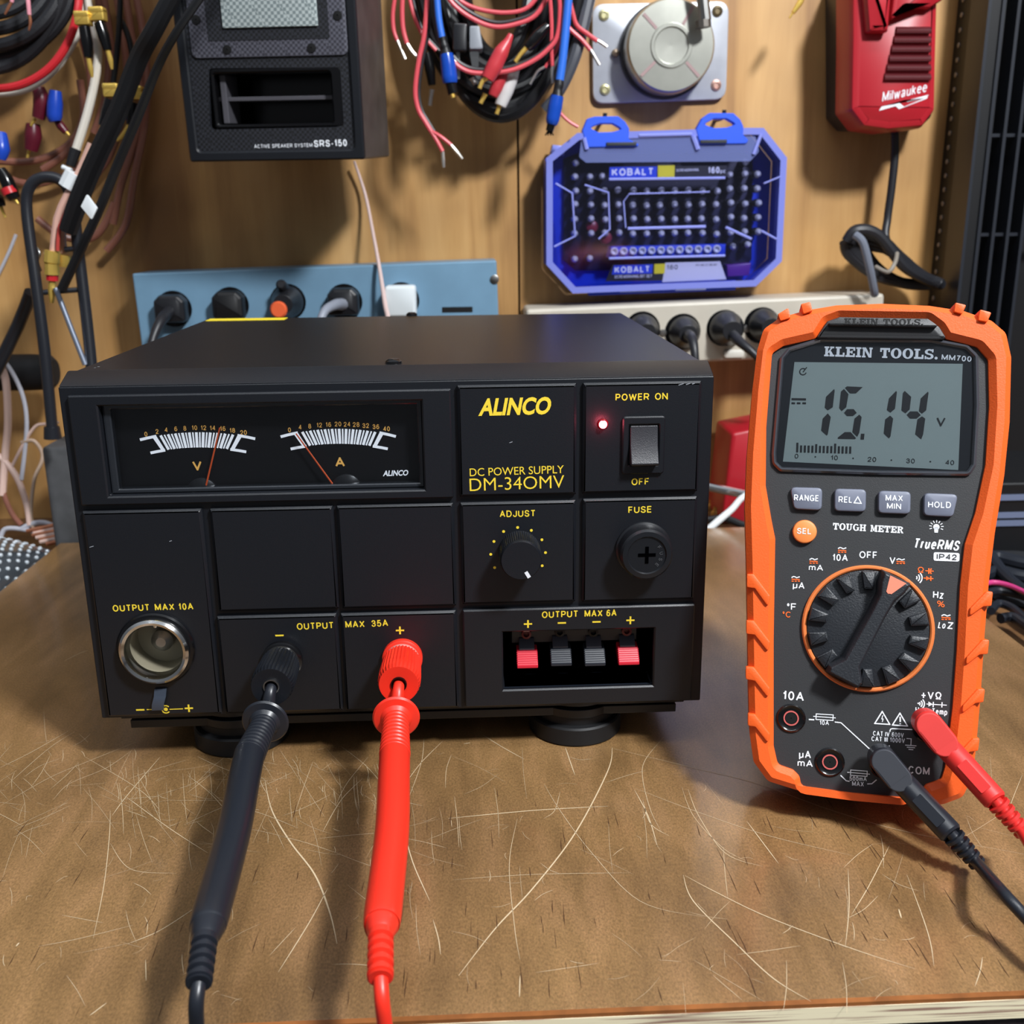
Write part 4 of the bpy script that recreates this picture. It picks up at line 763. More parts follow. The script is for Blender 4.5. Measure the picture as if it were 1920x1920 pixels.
mb.build('orange_lettering', ORP, body, recalc=False)
mb = MB(); mb.textpx(MET, 'IP42', z2(1338, 528), z2(1472, 534), 10.5, w+0.0001, 0.02); mb.build('badge_lettering', MBK, body, recalc=False)
# rotary dial
dc = MET.hit(*z2(873, 990), 0.001); dL = MET.hit(*z2(432, 990), 0.001); DR = abs(dc[0]-dL[0])*0.995
FD = MET.sub(dc[0]+0.0002, dc[1], 0)
mb = MB(); mb.plate(FD, circ(0, 0, DR, 80), [circ(0, 0, DR*0.93, 80)], -0.0003, 0.0016, ch=0.0005); mb.build('dial_ring', mat('orange ring', 'd9783f', 0.4), MM)
mb = MB(); mb.prism(FD, circ(0, 0, DR*0.92, 72), -0.0003, 0.0012, ch=0.0003); dial_ = mb.build('dial', MDK, MM)
ang = math.radians(90-24)   # pointer direction
R9 = DR*0.92
for k in range(1, 14):
    a = ang+2*math.pi*k/14
    if k == 7: continue
    ca, sa = math.cos(a), math.sin(a); P = lambda r, t: (r*ca-t*sa, r*sa+t*ca); mb = MB()
    q = [P(R9*0.985, 0.0026), P(R9*0.985, -0.0026), P(R9*0.68, -0.0017), P(R9*0.68, 0.0017)]; mb.prism(FD, rnd(q, 0.0004, 2), 0.001, 0.0036, ch=0.0007); mb.build('dial_tooth', MDK, dial_)
ca, sa = math.cos(ang), math.sin(ang); P = lambda r, t: (r*ca-t*sa, r*sa+t*ca)
hp = [P(R9*0.99, 0.0052), P(R9*0.99, -0.0052), P(R9*0.80, -0.0046), P(R9*0.62, -0.0030), P(R9*0.3, -0.0027), P(-R9*0.62, -0.0030), P(-R9*0.86, -0.0064), P(-R9*0.97, -0.0058), P(-R9*0.97, 0.0058), P(-R9*0.86, 0.0064), P(-R9*0.62, 0.0030), P(R9*0.3, 0.0027), P(R9*0.62, 0.0030), P(R9*0.80, 0.0046)]
mb = MB(); hp = ccw(hp); big = inset(hp, -0.0006); mb.loft([[FD.at(u, v, 0.001) for u, v in big], [FD.at(u, v, 0.0075) for u, v in hp], [FD.at(u, v, 0.0088) for u, v in inset(hp, 0.0007)]]); hd = mb.build('dial_handle', MDK, dial_, bevel=0.0004)
mb = MB(); mb.poly(FD, [P(R9*0.97, 0.0028), P(R9*0.97, -0.0034), P(R9*0.70, -0.0006), P(R9*0.68, 0.0006), P(R9*0.70, 0.0014)], 0.00895); mb.build('pointer_inlay', mat('coral inlay', 'f08a70', 0.35), hd, recalc=False)
# input jacks
for x, y, nm in ((367, 413, 'a'), (625, 705, 'b'), (1275, 480, 'c'), (985, 720, 'd')):
    c = MET.hit(*z3(x, y), 0.0); F2 = MET.sub(c[0], c[1], 0); mb = MB(); o_ = F2.at(0, 0, 0); n_ = MET.n
    mb.lathe(o_, n_, [(0.0053, 0.0), (0.0053, 0.0006), (0.0048, 0.0010), (0.0043, 0.0006), (0.0030, 0.0004), (0.0002, 0.0004)], 40); jk = mb.build('input_jack', BLG, MM)
    mb = MB(); mb.lathe(o_, n_, [(0.0023, 0.0003), (0.0023, 0.0008), (0.0028, 0.0008), (0.0028, 0.0003)], 32, False, False); mb.build('jack_ring', mat('dull red ring', 'c4605c', 0.45), jk)
    mb = MB(); mb.lathe(o_, n_, [(0.0021, 0.0004), (0.0021, 0.0006), (0.0002, 0.0006)], 24, False, False); mb.build('jack_hole', PIT_, jk)

# ---------------------------------------------------------------- test leads
def probe(kind, hole, collar, ribs_end, mid, bulge, neck, end, tail, mt, name_mt, label):
    """pixel centre line with depths; real sizes in metres"""
    H = POSTS[kind]; A = H+Vector((0.0, 0.004, 0.0))
    t = thing('test_probe', label, 'test probe', H)
    col, re_, md, bu, nk, en = [at_z(*q) for q in (collar, ribs_end, mid, bulge, neck, end)]
    mb = MB(); ax = (col-H).normalized()
    mb.tube([A, H+ax*0.002, H+ax*(col-H).length*0.55, col], [0.0022, 0.0022, 0.0027, 0.0040], 20, 3); mb.build('probe_tip', mt, t)
    d = (re_-col).normalized(); mb = MB(); mb.lathe(col-d*0.001, d, [(0.0040, -0.001), (0.0074, 0.0004), (0.0086, 0.0012), (0.0090, 0.0022), (0.0084, 0.0030), (0.0060, 0.0034), (0.0048, 0.005)], 48); mb.build('finger_guard', mt, t)
    mb = MB(); L = (re_-col).length; pr_ = []
    for i in range(9):
        h = 0.003+(L-0.004)*i/9; s = (L-0.004)/9; r0 = 0.0047+0.0008*i/9
        pr_ += [(r0-0.0005, h), (r0+0.0002, h+s*0.25), (r0+0.0002, h+s*0.75), (r0-0.0005, h+s)]
    mb.lathe(col, d, pr_+[(0.0052, L)], 36); mb.build('ribbed_grip', mt, t)
    mb = MB(); mb.tube([re_-(re_-col).normalized()*0.001, re_+(md-re_)*0.3, md, bu, bu+(nk-bu)*0.6, nk], [0.0055, 0.0055, 0.0054, 0.0053, 0.0046, 0.0034], 28, 6); h_ = mb.build('handle', mt, t)
    sd = (bu-re_).normalized().cross(Vector((0, 0, 1))).normalized()
    mb = MB(); dd = (en-nk).normalized(); L = (en-nk).length; pr_ = []
    for i in range(5):
        h = L*i/5; r0 = 0.0035; pr_ += [(r0-0.0010 if i else r0, h), (r0, h+L*0.05), (r0, h+L*0.13), (r0-0.0010, h+L*0.16)]
    mb.lathe(nk-dd*0.0005, dd, pr_+[(0.0034, L*0.98), (0.0030, L)], 28); mb.build('strain_relief', mt, t)
    mb = MB(); mb.tube([en-dd*0.003]+[at_z(*q) for q in tail], 0.0020, 16, 6); mb.build('cable', mt, t)
    return t
BKL = mat('black lead rubber', '1d2027', 0.34); BKL2 = BKL
probe('n', None, (499, 1350, 0.0135), (466, 1420, 0.0120), (438, 1560, 0.0120), (396, 1712, 0.0120), (384, 1762, 0.0120), (372, 1848, 0.0095), [(368, 1880, 0.0060), (369, 1925, -0.0020), (372, 1990, -0.013), (376, 2100, -0.030), (380, 2500, -0.09), (384, 3100, -0.18)], BKL, 'black', 'black test probe pushed into the black binding post marked minus')
probe('p', None, (743, 1342, 0.0150), (740, 1420, 0.0130), (735, 1560, 0.0125), (718, 1712, 0.0120), (714, 1752, 0.0120), (713, 1838, 0.0095), [(716, 1872, 0.0060), (722, 1925, -0.0020), (729, 1990, -0.013), (736, 2100, -0.030), (745, 2500, -0.09), (752, 3100, -0.18)], REDP, 'red', 'bright red test probe pushed into the red binding post marked plus')
def lead_plug(label, mt, jack, pad0, pad1, end, relief, cable, h0=0.0):
    """right-angle shrouded plug; pad0/pad1 pixel centres of the pad's two round ends"""
    w = 0.0150; a, b = Vector(MET.hit(*pad0, w)), Vector(MET.hit(*pad1, w)); j = MET.hit(*jack, 0)
    t = thing('test_lead_plug', label, 'test lead plug', MET.at(*j, 0.004))
    d = (b-a).normalized(); n2 = Vector((-d.y, d.x)); r = 0.0048
    def cap(r, w0, w1, ch, a=a, b=b):
        P = []
        for i in range(17): q = math.pi*i/16; P.append(tuple(b+n2*(r*math.cos(math.pi-q))+d*r*math.sin(q)))
        for i in range(17): q = math.pi*i/16; P.append(tuple(a+n2*(r*math.cos(q))-d*r*math.sin(q)))
        m_ = MB(); m_.prism(MET, P, w0, w1, ch); return m_
    cap(r, 0.0060, w, 0.0012).build('plug_body', mt, t, sharp=14)
    mb = MB(); mb.lathe(MET.at(*j, 0.0014), MET.n, [(0.0040, 0), (0.0042, 0.0006), (0.0042, 0.008)], 32); mb.build('plug_shroud', mt, t)
    mb = cap(r*0.93, w-0.0005, w+0.0007, 0.0004)
    for i in range(15):
        c = a+(b-a)*(i/14); mb.stroke(MET, [c-n2*r*0.8, c+n2*r*0.8], 0.00055, w+0.00082)
    mb.build('thumb_pad', mat(mt.name+' pad', '33363d' if 'black' in mt.name else 'd83c38', 0.7), t, sharp=14)
    P0 = Vector(MET.at(*b, w-0.0062)); E, E2 = [Vector(MET.at(*MET.hit(x, y, q), q)) for x, y, q in (end, relief)]
    mb = MB(); dd = (E-P0).normalized(); L = (E-P0).length; mb.lathe(P0, dd, [(0.0042, 0), (0.0043, L*0.2), (0.0042, L*0.97), (0.0036, L)], 36); bd = mb.build('plug_barrel', mt, t)
    nn = (MET.n-dd*MET.n.dot(dd)).normalized(); s = dd.cross(nn); F2 = Fr(P0, dd, s, nn); mb = MB(); mb.prism(F2, rnd([(L*0.42, -0.0019), (L*0.86, -0.0019), (L*0.86, 0.0019), (L*0.42, 0.0019)], 0.0003, 2), 0.003, 0.00445); mb.build('barrel_label', mt, bd)
    mb = MB(); d3 = (E2-E).normalized(); L3 = (E2-E).length; pr_ = [(0.0020, -0.001)]
    for i in range(5): h = L3*i/5; r0 = 0.0037-0.00018*i; pr_ += [(0.0020, h+0.0001), (0.0021, h+L3*0.06), (r0, h+L3*0.07), (r0, h+L3*0.155), (0.0022, h+L3*0.165)]
    mb.lathe(E, d3, pr_+[(0.0020, L3)], 28); mb.build('strain_relief', mt, t)
    mb = MB(); C = [E2-d3*0.002]+[at_z(x, y, z) for x, y, z in cable]; mb.tube(C, 0.0020, 16, 6); mb.build('cable', mt, t)
lead_plug('black right-angled plug in the COM jack of the multimeter', BKL, z3(985, 720), z3(990, 705), z3(1085, 820), (*z3(1440, 1190), 0.022), (*z3(1620, 1395), 0.022), [(1875, 1668, -0.006), (1925, 1722, -0.0085), (1990, 1790, -0.011), (2080, 1860, -0.0185), (2230, 1985, -0.0185), (2290, 2080, -0.030), (2310, 2400, -0.09), (2320, 2900, -0.18)])
lead_plug('red right-angled plug in the voltage jack of the multimeter', mat('red lead rubber', 'd6302c', 0.38), z3(1275, 480), z3(1290, 462), z3(1390, 585), (*z3(1735, 970), 0.022), (*z3(1925, 1190), 0.022), [(1950, 1610, -0.002), (2000, 1660, -0.006), (2080, 1720, -0.0165), (2260, 1850, -0.0185), (2390, 1960, -0.0185), (2450, 2060, -0.030), (2480, 2400, -0.09), (2500, 2900, -0.18)])
# ---------------------------------------------------------------- hung on the wall: speaker
_t, _f = math.radians(4.0), math.radians(6.5); _fo = at_y(686, 299, 0.305)
SPF = Fr(_fo, (math.cos(_f), -math.sin(_f), 0), (-math.sin(_f)*math.sin(_t), -math.cos(_f)*math.sin(_t), math.cos(_t)), (-math.sin(_f)*math.cos(_t), -math.cos(_f)*math.cos(_t), -math.sin(_t)))
a, c = SPF.hit(360, 303), SPF.hit(686, 299); sx0, sx1, sz0 = a[0], c[0], (a[1]+c[1])/2; sz1 = sz0+0.20; SDP = 0.085
SP_ = thing('speaker', 'small black rectangular speaker with wire mesh front hanging on the wall above the blue strip', 'speaker', SPF.at((sx0+sx1)/2, sz0, -0.05))
mb = MB(); SRC = lambda i: [(sx0+i, sz0+i), (sx1-i, sz0+i), (sx1-i, sz1-i), (sx0+i, sz1-i)]
mb.plate(SPF, SRC(0), [SRC(0.005)], -SDP, 0); mb.prism(SPF, SRC(0.004), -SDP+0.001, -SDP+0.004); mb.build('cabinet', mat('worn grey-brown cabinet', '4a4441', 0.45, var=0.3, vscale=40), SP_, bevel=0.002)
mb = MB(); p = SPF.at((sx0+sx1)/2, sz0+0.10, -SDP+0.002); mb.box((p.x-0.02, p.y, p.z-0.03), (p.x+0.02, WY-0.0005, p.z+0.03)); mb.build('wall_bracket', BLK, SP_)
mb = MB(); mb.plate(SPF, rr(sx0, sz0, sx1, sz1, 0.002), [rr(sx0+0.006, sz0+0.006, sx1-0.006, sz1-0.006, 0.003)], 0, 0.004, ch=0.001); mb.build('front_rim', BLK, SP_)
MSH = bpy.data.materials.new('woven black mesh'); MSH.use_nodes = True; nt = MSH.node_tree; b = nt.nodes['Principled BSDF']
def mesh_nodes(nt, b, lo, hi, sc):
    tc = nt.nodes.new('ShaderNodeTexCoord'); ck = nt.nodes.new('ShaderNodeTexChecker'); ck.inputs['Scale'].default_value = sc; ck.inputs[1].default_value = (*lin(lo), 1); ck.inputs[2].default_value = (*lin(hi), 1)
    mp_ = nt.nodes.new('ShaderNodeMapping'); mp_.inputs['Location'].default_value = (0.00031, 0.0002, 0.0004); nt.links.new(tc.outputs['Object'], mp_.inputs[0]); nt.links.new(mp_.outputs[0], ck.inputs[0]); nt.links.new(ck.outputs[0], b.inputs['Base Color']); b.inputs['Roughness'].default_value = 0.5
mesh_nodes(nt, b, '0f1013', '26282f', 620)
MS2 = bpy.data.materials.new('grey mesh plate'); MS2.use_nodes = True; mesh_nodes(MS2.node_tree, MS2.node_tree.nodes['Principled BSDF'], '3a3a43', '5c5d68', 620)
MS3 = bpy.data.materials.new('silver tweeter mesh'); MS3.use_nodes = True; mesh_nodes(MS3.node_tree, MS3.node_tree.nodes['Principled BSDF'], '7f8c8e', 'b9c4c4', 520)
q = [SPF.hit(x, y, 0.001) for x, y in ((400, 243), (637, 238), (637, 126), (398, 128))]; po = [(q[0][0]-0.002, q[0][1]), (q[1][0], q[1][1]), (q[2][0], q[2][1]), (q[3][0]-0.002, q[3][1])]
mb = MB(); mb.plate(SPF, rr(sx0+0.006, sz0+0.006, sx1-0.006, sz1-0.006, 0.003), [rnd(po, 0.003)], -0.002, 0.0015); gr = mb.build('mesh_baffle', MSH, SP_)
u0, v0 = SPF.hit(360, 108, 0.003); u1, v1 = SPF.hit(653, 103, 0.003)
mb = MB(); mb.prism(SPF, rr(u0, v1, u1, sz1-0.008, 0.004), 0.0015, 0.0030, ch=0.0006); tp_ = mb.build('tweeter_plate', MS2, gr)
a, c = SPF.hit(391, 77, 0.003), SPF.hit(618, 72, 0.003); mb = MB(); mb.prism(SPF, rr(a[0], c[1], c[0], c[1]+0.085, 0.001), 0.0028, 0.0033); mb.build('tweeter_frame', MSH, tp_)
a, c = SPF.hit(419, 51, 0.003), SPF.hit(597, 49, 0.003); mb = MB(); mb.prism(SPF, rr(a[0], c[1], c[0], c[1]+0.06, 0.0008), 0.0033, 0.0048, ch=0.0005); mb.build('tweeter_mesh', MS3, tp_)
for x, y in ((368, 37), (426, 93), (584, 90), (633, 29)):
    u, v = SPF.hit(x, y, 0.003); mb = MB(); mb.lathe(SPF.at(u, v, 0.0029), SPF.n, [(0.0028, 0), (0.0026, 0.0008), (0.0006, 0.0009), (0.0004, 0.0004)], 20); mb.build('screw', PIT_, tp_)
# port insert
mb = MB(); pu = [SPF.hit(x, y, 0.0) for x, y in ((405, 242), (640, 124))]; X0, Z0, X1, Z1 = pu[0][0], pu[0][1], pu[1][0], pu[1][1]
mb.plate(SPF, rr(X0, Z0, X1, Z1, 0.003), [rr(X0+0.0025, Z0+0.0025, X1-0.007, Z1-0.003, 0.002)], -0.012, 0.002, ch=0.001); mb.prism(SPF, [(X0, Z0), (X1, Z0), (X1, Z1), (X0, Z1)], -0.047, -0.045); pt_ = mb.build('port_insert', BLG, SP_)
zm = SPF.hit(520, 185, -0.01)[1]; mb = MB(); mb.prism(SPF, [(X0+0.002, zm-0.0013), (X1-0.006, zm-0.0013), (X1-0.006, zm+0.0013), (X0+0.002, zm+0.0013)], -0.03, -0.006); mb.build('port_slat', mat('grey slat', '4d4c52', 0.3), pt_, bevel=0.0005)
mb = MB(); mb.prism(SPF, [(X0+0.004, Z0+0.003), (X0+0.008, Z0+0.003), (X0+0.008, Z1-0.003), (X0+0.004, Z1-0.003)], -0.028, -0.004); mb.build('port_post', mat('grey slat', '4d4c52', 0.3), pt_, bevel=0.0008)
mb = MB(); mb.textpx(SPF, 'ACTIVE SPEAKER SYSTEM', (477, 278), (586, 275.5), 7, 0.0017, 0.0); mb.textpx(SPF, 'SRS-150', (589, 276), (651, 274), 13, 0.0017, 0.03); mb.build('lettering', WHT, gr, recalc=False)

# ---------------------------------------------------------------- blue socket strip with plugs, beige socket strip with plugs
def strip(name, label, quad, y, h, d, mt, edge):
    F2 = Fr((0, y, 0), (1, 0, 0), (0, 0, 1), (0, -1, 0)); a, b = Vector(F2.hit(*quad[0])), Vector(F2.hit(*quad[1])); u = (b-a).normalized(); n = Vector((u.y, -u.x))
    t = thing(name, label, 'power strip', F2.at(*((a+b)/2+n*h), 0)); mb = MB()
    mb.prism(F2, [a, b, b+n*h, a+n*h], -d, 0); return t, F2, mb.build('housing', mt, t, bevel=edge), a, u, n
BLU = mat('steel blue enamel', '6f93ad', 0.4, var=0.08, vscale=30)
bs, BF, bh, a, u, n = strip('socket_strip', 'steel blue multi-socket strip on the wall behind the power supply', [(247, 513), (931, 488)], 0.405, 0.06, 0.044, BLU, 0.0015)
def socket(F2, par, x, y, r, w=0.0002):
    c = F2.hit(x, y); mb = MB(); mb.prism(F2, circ(*c, r, 36), -0.001, w); mb.mi = 1
    for dx in (-0.004, 0.004): mb.poly(F2, [(c[0]+dx-0.0008, c[1]), (c[0]+dx+0.0008, c[1]), (c[0]+dx+0.0008, c[1]+0.007), (c[0]+dx-0.0008, c[1]+0.007)], w+0.0001)
    return mb.build('socket', [BLG, PIT_], par)
for x, y in ((326, 579), (433, 572), (540, 566), (646, 566), (753, 563)): socket(BF, bs, x, y, 0.0135)
p, q = BF.hit(829, 586), BF.hit(886, 575); mb = MB(); mb.prism(BF, [(p[0], p[1]), (q[0], p[1]), (q[0], q[1]), (p[0], q[1])], -0.001, 0.0003); mb.build('slot', PIT_, bs)
c = BF.hit(927, 524); mb = MB(); mb.prism(BF, circ(*c, 0.0035, 20), -0.001, 0.0008, ch=0.0004); mb.build('bolt', STL, bs)
PLB = mat('black mains plug', '1d1e22', 0.35); CRD = mat('black cord', '222328', 0.42)
def mains(label, F2, x, y, mt, shape, cord, group=None, cm=None, r=0.0115, ln=0.022):
    c = F2.hit(x, y); t = thing('mains_plug', label, 'plug', F2.at(*c, 0.0), group); k = F2.sub(*c, 0)
    mb = MB()
    if shape == 'square': mb.prism(k, rr(-r, -r*0.98, r, r*0.98, 0.003), 0.0006, 0.016, ch=0.002)
    elif shape == 'round': mb.lathe(k.at(0, 0, 0.0006), (0, -1, 0), [(r*1.05, 0), (r*1.05, 0.006), (r*0.92, 0.009), (r*0.6, ln)], 32)
    else: mb.prism(k, rnd([(-r, -r*0.8), (r, -r*0.8), (r, r*0.55), (r*0.6, r*0.95), (-r*0.6, r*0.95), (-r, r*0.55)], 0.003), 0.0006, 0.014, ch=0.003)
    mb.build('plug_body', mt, t, bevel=0.0004)
    if cord:
        st = [k.at(0, -0.001, 0.011)]; P = st+[at_y(*q[:3]) for q in cord]; rs_ = [0.0048]+[0.0030]*len(cord); rs_[1] = 0.0038
        mb = MB(); mb.tube(P, rs_, 12, 6); mb.build('cord', cm or CRD, t)
    return t
mains('black plug at the left end of the blue socket strip, cord drooping', BF, 326, 579, PLB, 'hex', [(303, 600, 0.375), (288, 632, 0.365), (282, 670, 0.36), (280, 760, 0.36)])
mains('flat black plug second along the blue socket strip', BF, 433, 572, mat('matt black plug', '101114', 0.5), 'hex', None)
t = mains('round black plug with an orange dot in the blue socket strip', BF, 540, 566, PLB, 'round', None)
c = BF.hit(524, 580, 0.02); mb = MB(); mb.lathe(BF.at(c[0], c[1], 0.010), (0, -1, 0), [(0.0062, 0), (0.0062, 0.014), (0.005, 0.0155)], 24); mb.build('orange_dot', mat('orange plastic', 'f0683c', 0.4), t)
c = BF.hit(531, 542, 0.01); mb = MB(); mb.lathe(BF.at(c[0], c[1], 0.006), (0, -1, 0.3), [(0.0045, 0), (0.0040, 0.012), (0.0025, 0.014)], 14); mb.build('grip_tab', PLB, t)
mains('black plug with grey cord beside the white plug on the blue strip', BF, 646, 566, PLB, 'hex', [(627, 572, 0.375), (606, 588, 0.36), (596, 640, 0.355), (594, 760, 0.355)], cm=mat('grey cord', '8d93a0', 0.45))
mains('white square plug in the blue socket strip', BF, 753, 562, mat('white plug plastic', 'dfe7ea', 0.4), 'square', None)
wires('lamp_cord', 'thin pinkish twin cord running from under the speaker down to the white plug', 'cord', [('cord', mat('pink translucent cord', 'd8bfba', 0.4), [(664, 302, 0.44, 2.4), (685, 365, 0.44, 2.8), (700, 440, 0.42, 3.2), (711, 500, 0.397, 3.6), (722, 570, 0.385, 4.5), (730, 610, 0.37, 4.5), (738, 700, 0.36, 4)])])
BGE = mat('beige enamel', 'c3bcae', 0.4, var=0.06, vscale=40)
gs, GF, gh, a, u, n = strip('socket_strip', 'beige multi-socket strip on the wall behind the multimeter', [(986, 580), (1660, 550)], 0.405, 0.047, 0.044, BGE, 0.003)
for x, y in ((1204, 618), (1280, 622), (1358, 615), (1428, 610)): socket(GF, gs, x, y, 0.0140)
for x, y in ((1243, 624), (1400, 616)): c = GF.hit(x, y); mb = MB(); mb.lathe(GF.at(*c, 0), (0, -1, 0), [(0.003, 0), (0.0026, 0.0012), (0.0004, 0.0014)], 16); mb.build('screw', STL, gs)
c = GF.hit(1375, 663); mb = MB(); mb.prism(GF, rr(c[0]-0.008, c[1]-0.003, c[0]+0.008, c[1]+0.003, 0.003), 0, 0.003, ch=0.001); mb.build('reset_button', mat('ivory plastic', 'd9d6cc', 0.4), gs)
mains('black plug on the beige strip, mostly hidden behind the power supply corner', GF, 1204, 618, PLB, 'round', [(1216, 640, 0.37), (1222, 700, 0.36)])
mains('black plug in the middle of the beige strip between two screws', GF, 1281, 622, PLB, 'round', [(1297, 634, 0.372), (1303, 668, 0.362), (1306, 740, 0.36)], ln=0.018)
mains('bulky black plug on the beige strip beside the orange meter', GF, 1360, 615, PLB, 'round', [(1386, 640, 0.372), (1410, 660, 0.362), (1440, 690, 0.36)], r=0.0125)
mains('black plug on the beige strip, half hidden behind the orange meter', GF, 1430, 608, PLB, 'round', [(1450, 640, 0.37), (1470, 700, 0.36)])

# ---------------------------------------------------------------- bit set
KY = 0.412; KF = Fr((0, KY, 0), (1, 0, 0), (0, 0, 1), (0, -1, 0)); zk = lambda x, y: (1000+x/3.84, 180+y/3.84)
BLUP = mat('royal blue plastic', '1f40c8', 0.35); BLUD = mat('navy bit holder', '161a3c', 0.4); VIO = clear('violet tinted clear plastic', 'f1f2ff', 0.02, 0.08, 0.7)
kp = lambda pts, w=0.0: [KF.hit(*zk(x, y), w) for x, y in pts]
out_ = kp([(130, 465), (330, 305), (1540, 268), (1640, 268), (1790, 460), (1755, 1175), (1590, 1335), (300, 1385), (130, 1200)])
KB = thing('bit_case', 'blue octagonal screwdriver bit case with clear lid hanging on the wall', 'bit case', (0.19, WY-0.02, 0.22))
mb = MB(); mb.prism(KF, inset(out_, 0.001), -0.0375, -0.0300, ch=0.001); mb.plate(KF, inset(out_, 0.001), [inset(out_, 0.0035)], -0.0300, -0.012); tray = mb.build('tray', BLUP, KB)
ins_ = kp([(240, 440), (340, 400), (1600, 390), (1650, 450), (1640, 1190), (1560, 1260), (330, 1270), (235, 1190)]); mb = MB(); mb.prism(KF, ins_, -0.0302, -0.0255, ch=0.0015); mb.build('bit_holder', BLUD, KB)
mb = MB(); mb.plate(KF, out_, [inset(out_, 0.0028)], -0.012, 0.0, ch=0.001); lid = mb.build('lid_rim', mat('lavender lid edge', '7d86d6', 0.25, coat=0.4), KB)
mb = MB(); mb.prism(KF, inset(out_, 0.0026), -0.0035, -0.0015); mb.build('lid_window', VIO, KB)
LAV = mat('lavender rib', '8f98e6', 0.2, coat=0.5); ribs = MB()
def kst(pts, r=0.0008, closed=False):
    P = [KF.at(*q, 0) for q in kp(pts)]; ribs.tube(P+([P[0]] if closed else []), r, 6, 1)
kst([(680, 955), (1240, 940)], 0.0011); kst([(665, 950), (650, 760), (690, 705), (1270, 690)], 0.0005); kst([(150, 1085), (300, 1010), (280, 700), (160, 630)]); kst([(370, 640), (540, 695), (550, 960), (470, 1030)], 0.0007)
kst([(1385, 945), (1570, 1030)], 0.001); kst([(1640, 970), (1750, 1030)]); kst([(1660, 630), (1780, 580)], 0.0006); kst([(365, 300), (385, 385)], 0.0016); kst([(1150, 290), (1185, 385)], 0.0018); kst([(1640, 275), (1585, 420)], 0.0014); kst([(760, 285), (1140, 275)], 0.0012); kst([(545, 600), (1380, 590)], 0.0010); kst([(545, 1170), (1380, 1150)], 0.0009)
ribs.build('lid_ribs', LAV, KB)
FRO = bpy.data.materials.new('frosted violet plastic'); FRO.use_nodes = True; nt = FRO.node_tree; nt.nodes.clear(); o_ = nt.nodes.new('ShaderNodeOutputMaterial'); mx_ = nt.nodes.new('ShaderNodeMixShader'); tr_ = nt.nodes.new('ShaderNodeBsdfTransparent'); pb_ = nt.nodes.new('ShaderNodeBsdfPrincipled')
mx_.inputs[0].default_value = 0.34; pb_.inputs['Base Color'].default_value = (*lin('8795d6'), 1); pb_.inputs['Roughness'].default_value = 0.25; nt.links.new(tr_.outputs[0], mx_.inputs[1]); nt.links.new(pb_.outputs[0], mx_.inputs[2]); nt.links.new(mx_.outputs[0], o_.inputs[0])
mb = MB(); mb.prism(KF, rnd(kp([(330, 440), (345, 318), (745, 300), (1150, 288), (1600, 290), (1625, 400), (1560, 470), (380, 480)], -0.001), 0.002, 3), -0.0014, -0.0006); mb.build('lid_flange', FRO, KB)
for pts, hole in (([(350, 250), (385, 165), (440, 148), (610, 146), (660, 185), (690, 235), (685, 310), (760, 350), (750, 365), (385, 372)], [(405, 230), (480, 200), (570, 200), (640, 240), (560, 262), (470, 264)]),
                  ([(1170, 240), (1215, 160), (1270, 122), (1440, 124), (1490, 170), (1512, 220), (1510, 280), (1550, 320), (1530, 345), (1200, 350)], [(1225, 205), (1300, 165), (1390, 165), (1460, 205), (1390, 228), (1300, 232)])):
    mb = MB(); mb.plate(KF, rnd(kp(pts), 0.0015, 2), [rnd(kp(hole), 0.001, 2)], -0.006, 0.0006, ch=0.0006); mb.build('hanger_tab', mat('bright blue tab', '2c5be6', 0.4), KB)
for x0, x1, y in ((525, 740, 345), (1200, 1390, 327)):
    q = kp([(x0, y+15), (x1, y+13), (x1, y-13), (x0, y-10)]); mb = MB(); mb.prism(KF, q, 0.0004, 0.0022, ch=0.0003)
    mb.build('grip_pad', mat('dark ribbed grip', '2b3038', 0.6), KB)
q = kp([(405, 1440), (410, 1370), (1470, 1330), (1465, 1400)]); mb = MB(); mb.prism(KF, q, -0.012, -0.003, ch=0.001); mb.build('hinge_bar', BLUP, KB)
for x in (740, 1140):
    q = kp([(x-115, 1437-x*0.03), (x-110, 1392-x*0.03), (x+110, 1385-x*0.03), (x+105, 1430-x*0.03)]); mb = MB(); mb.prism(KF, q, -0.006, -0.0005, ch=0.001); mb.build('hinge_clip', mat('pale translucent clip', 'aab4e2', 0.3), KB)
q = kp([(135, 400), (150, 340), (240, 350), (235, 420)]); mb = MB(); mb.prism(KF, q, -0.03, -0.014, ch=0.001); mb.build('latch', LAV, KB)
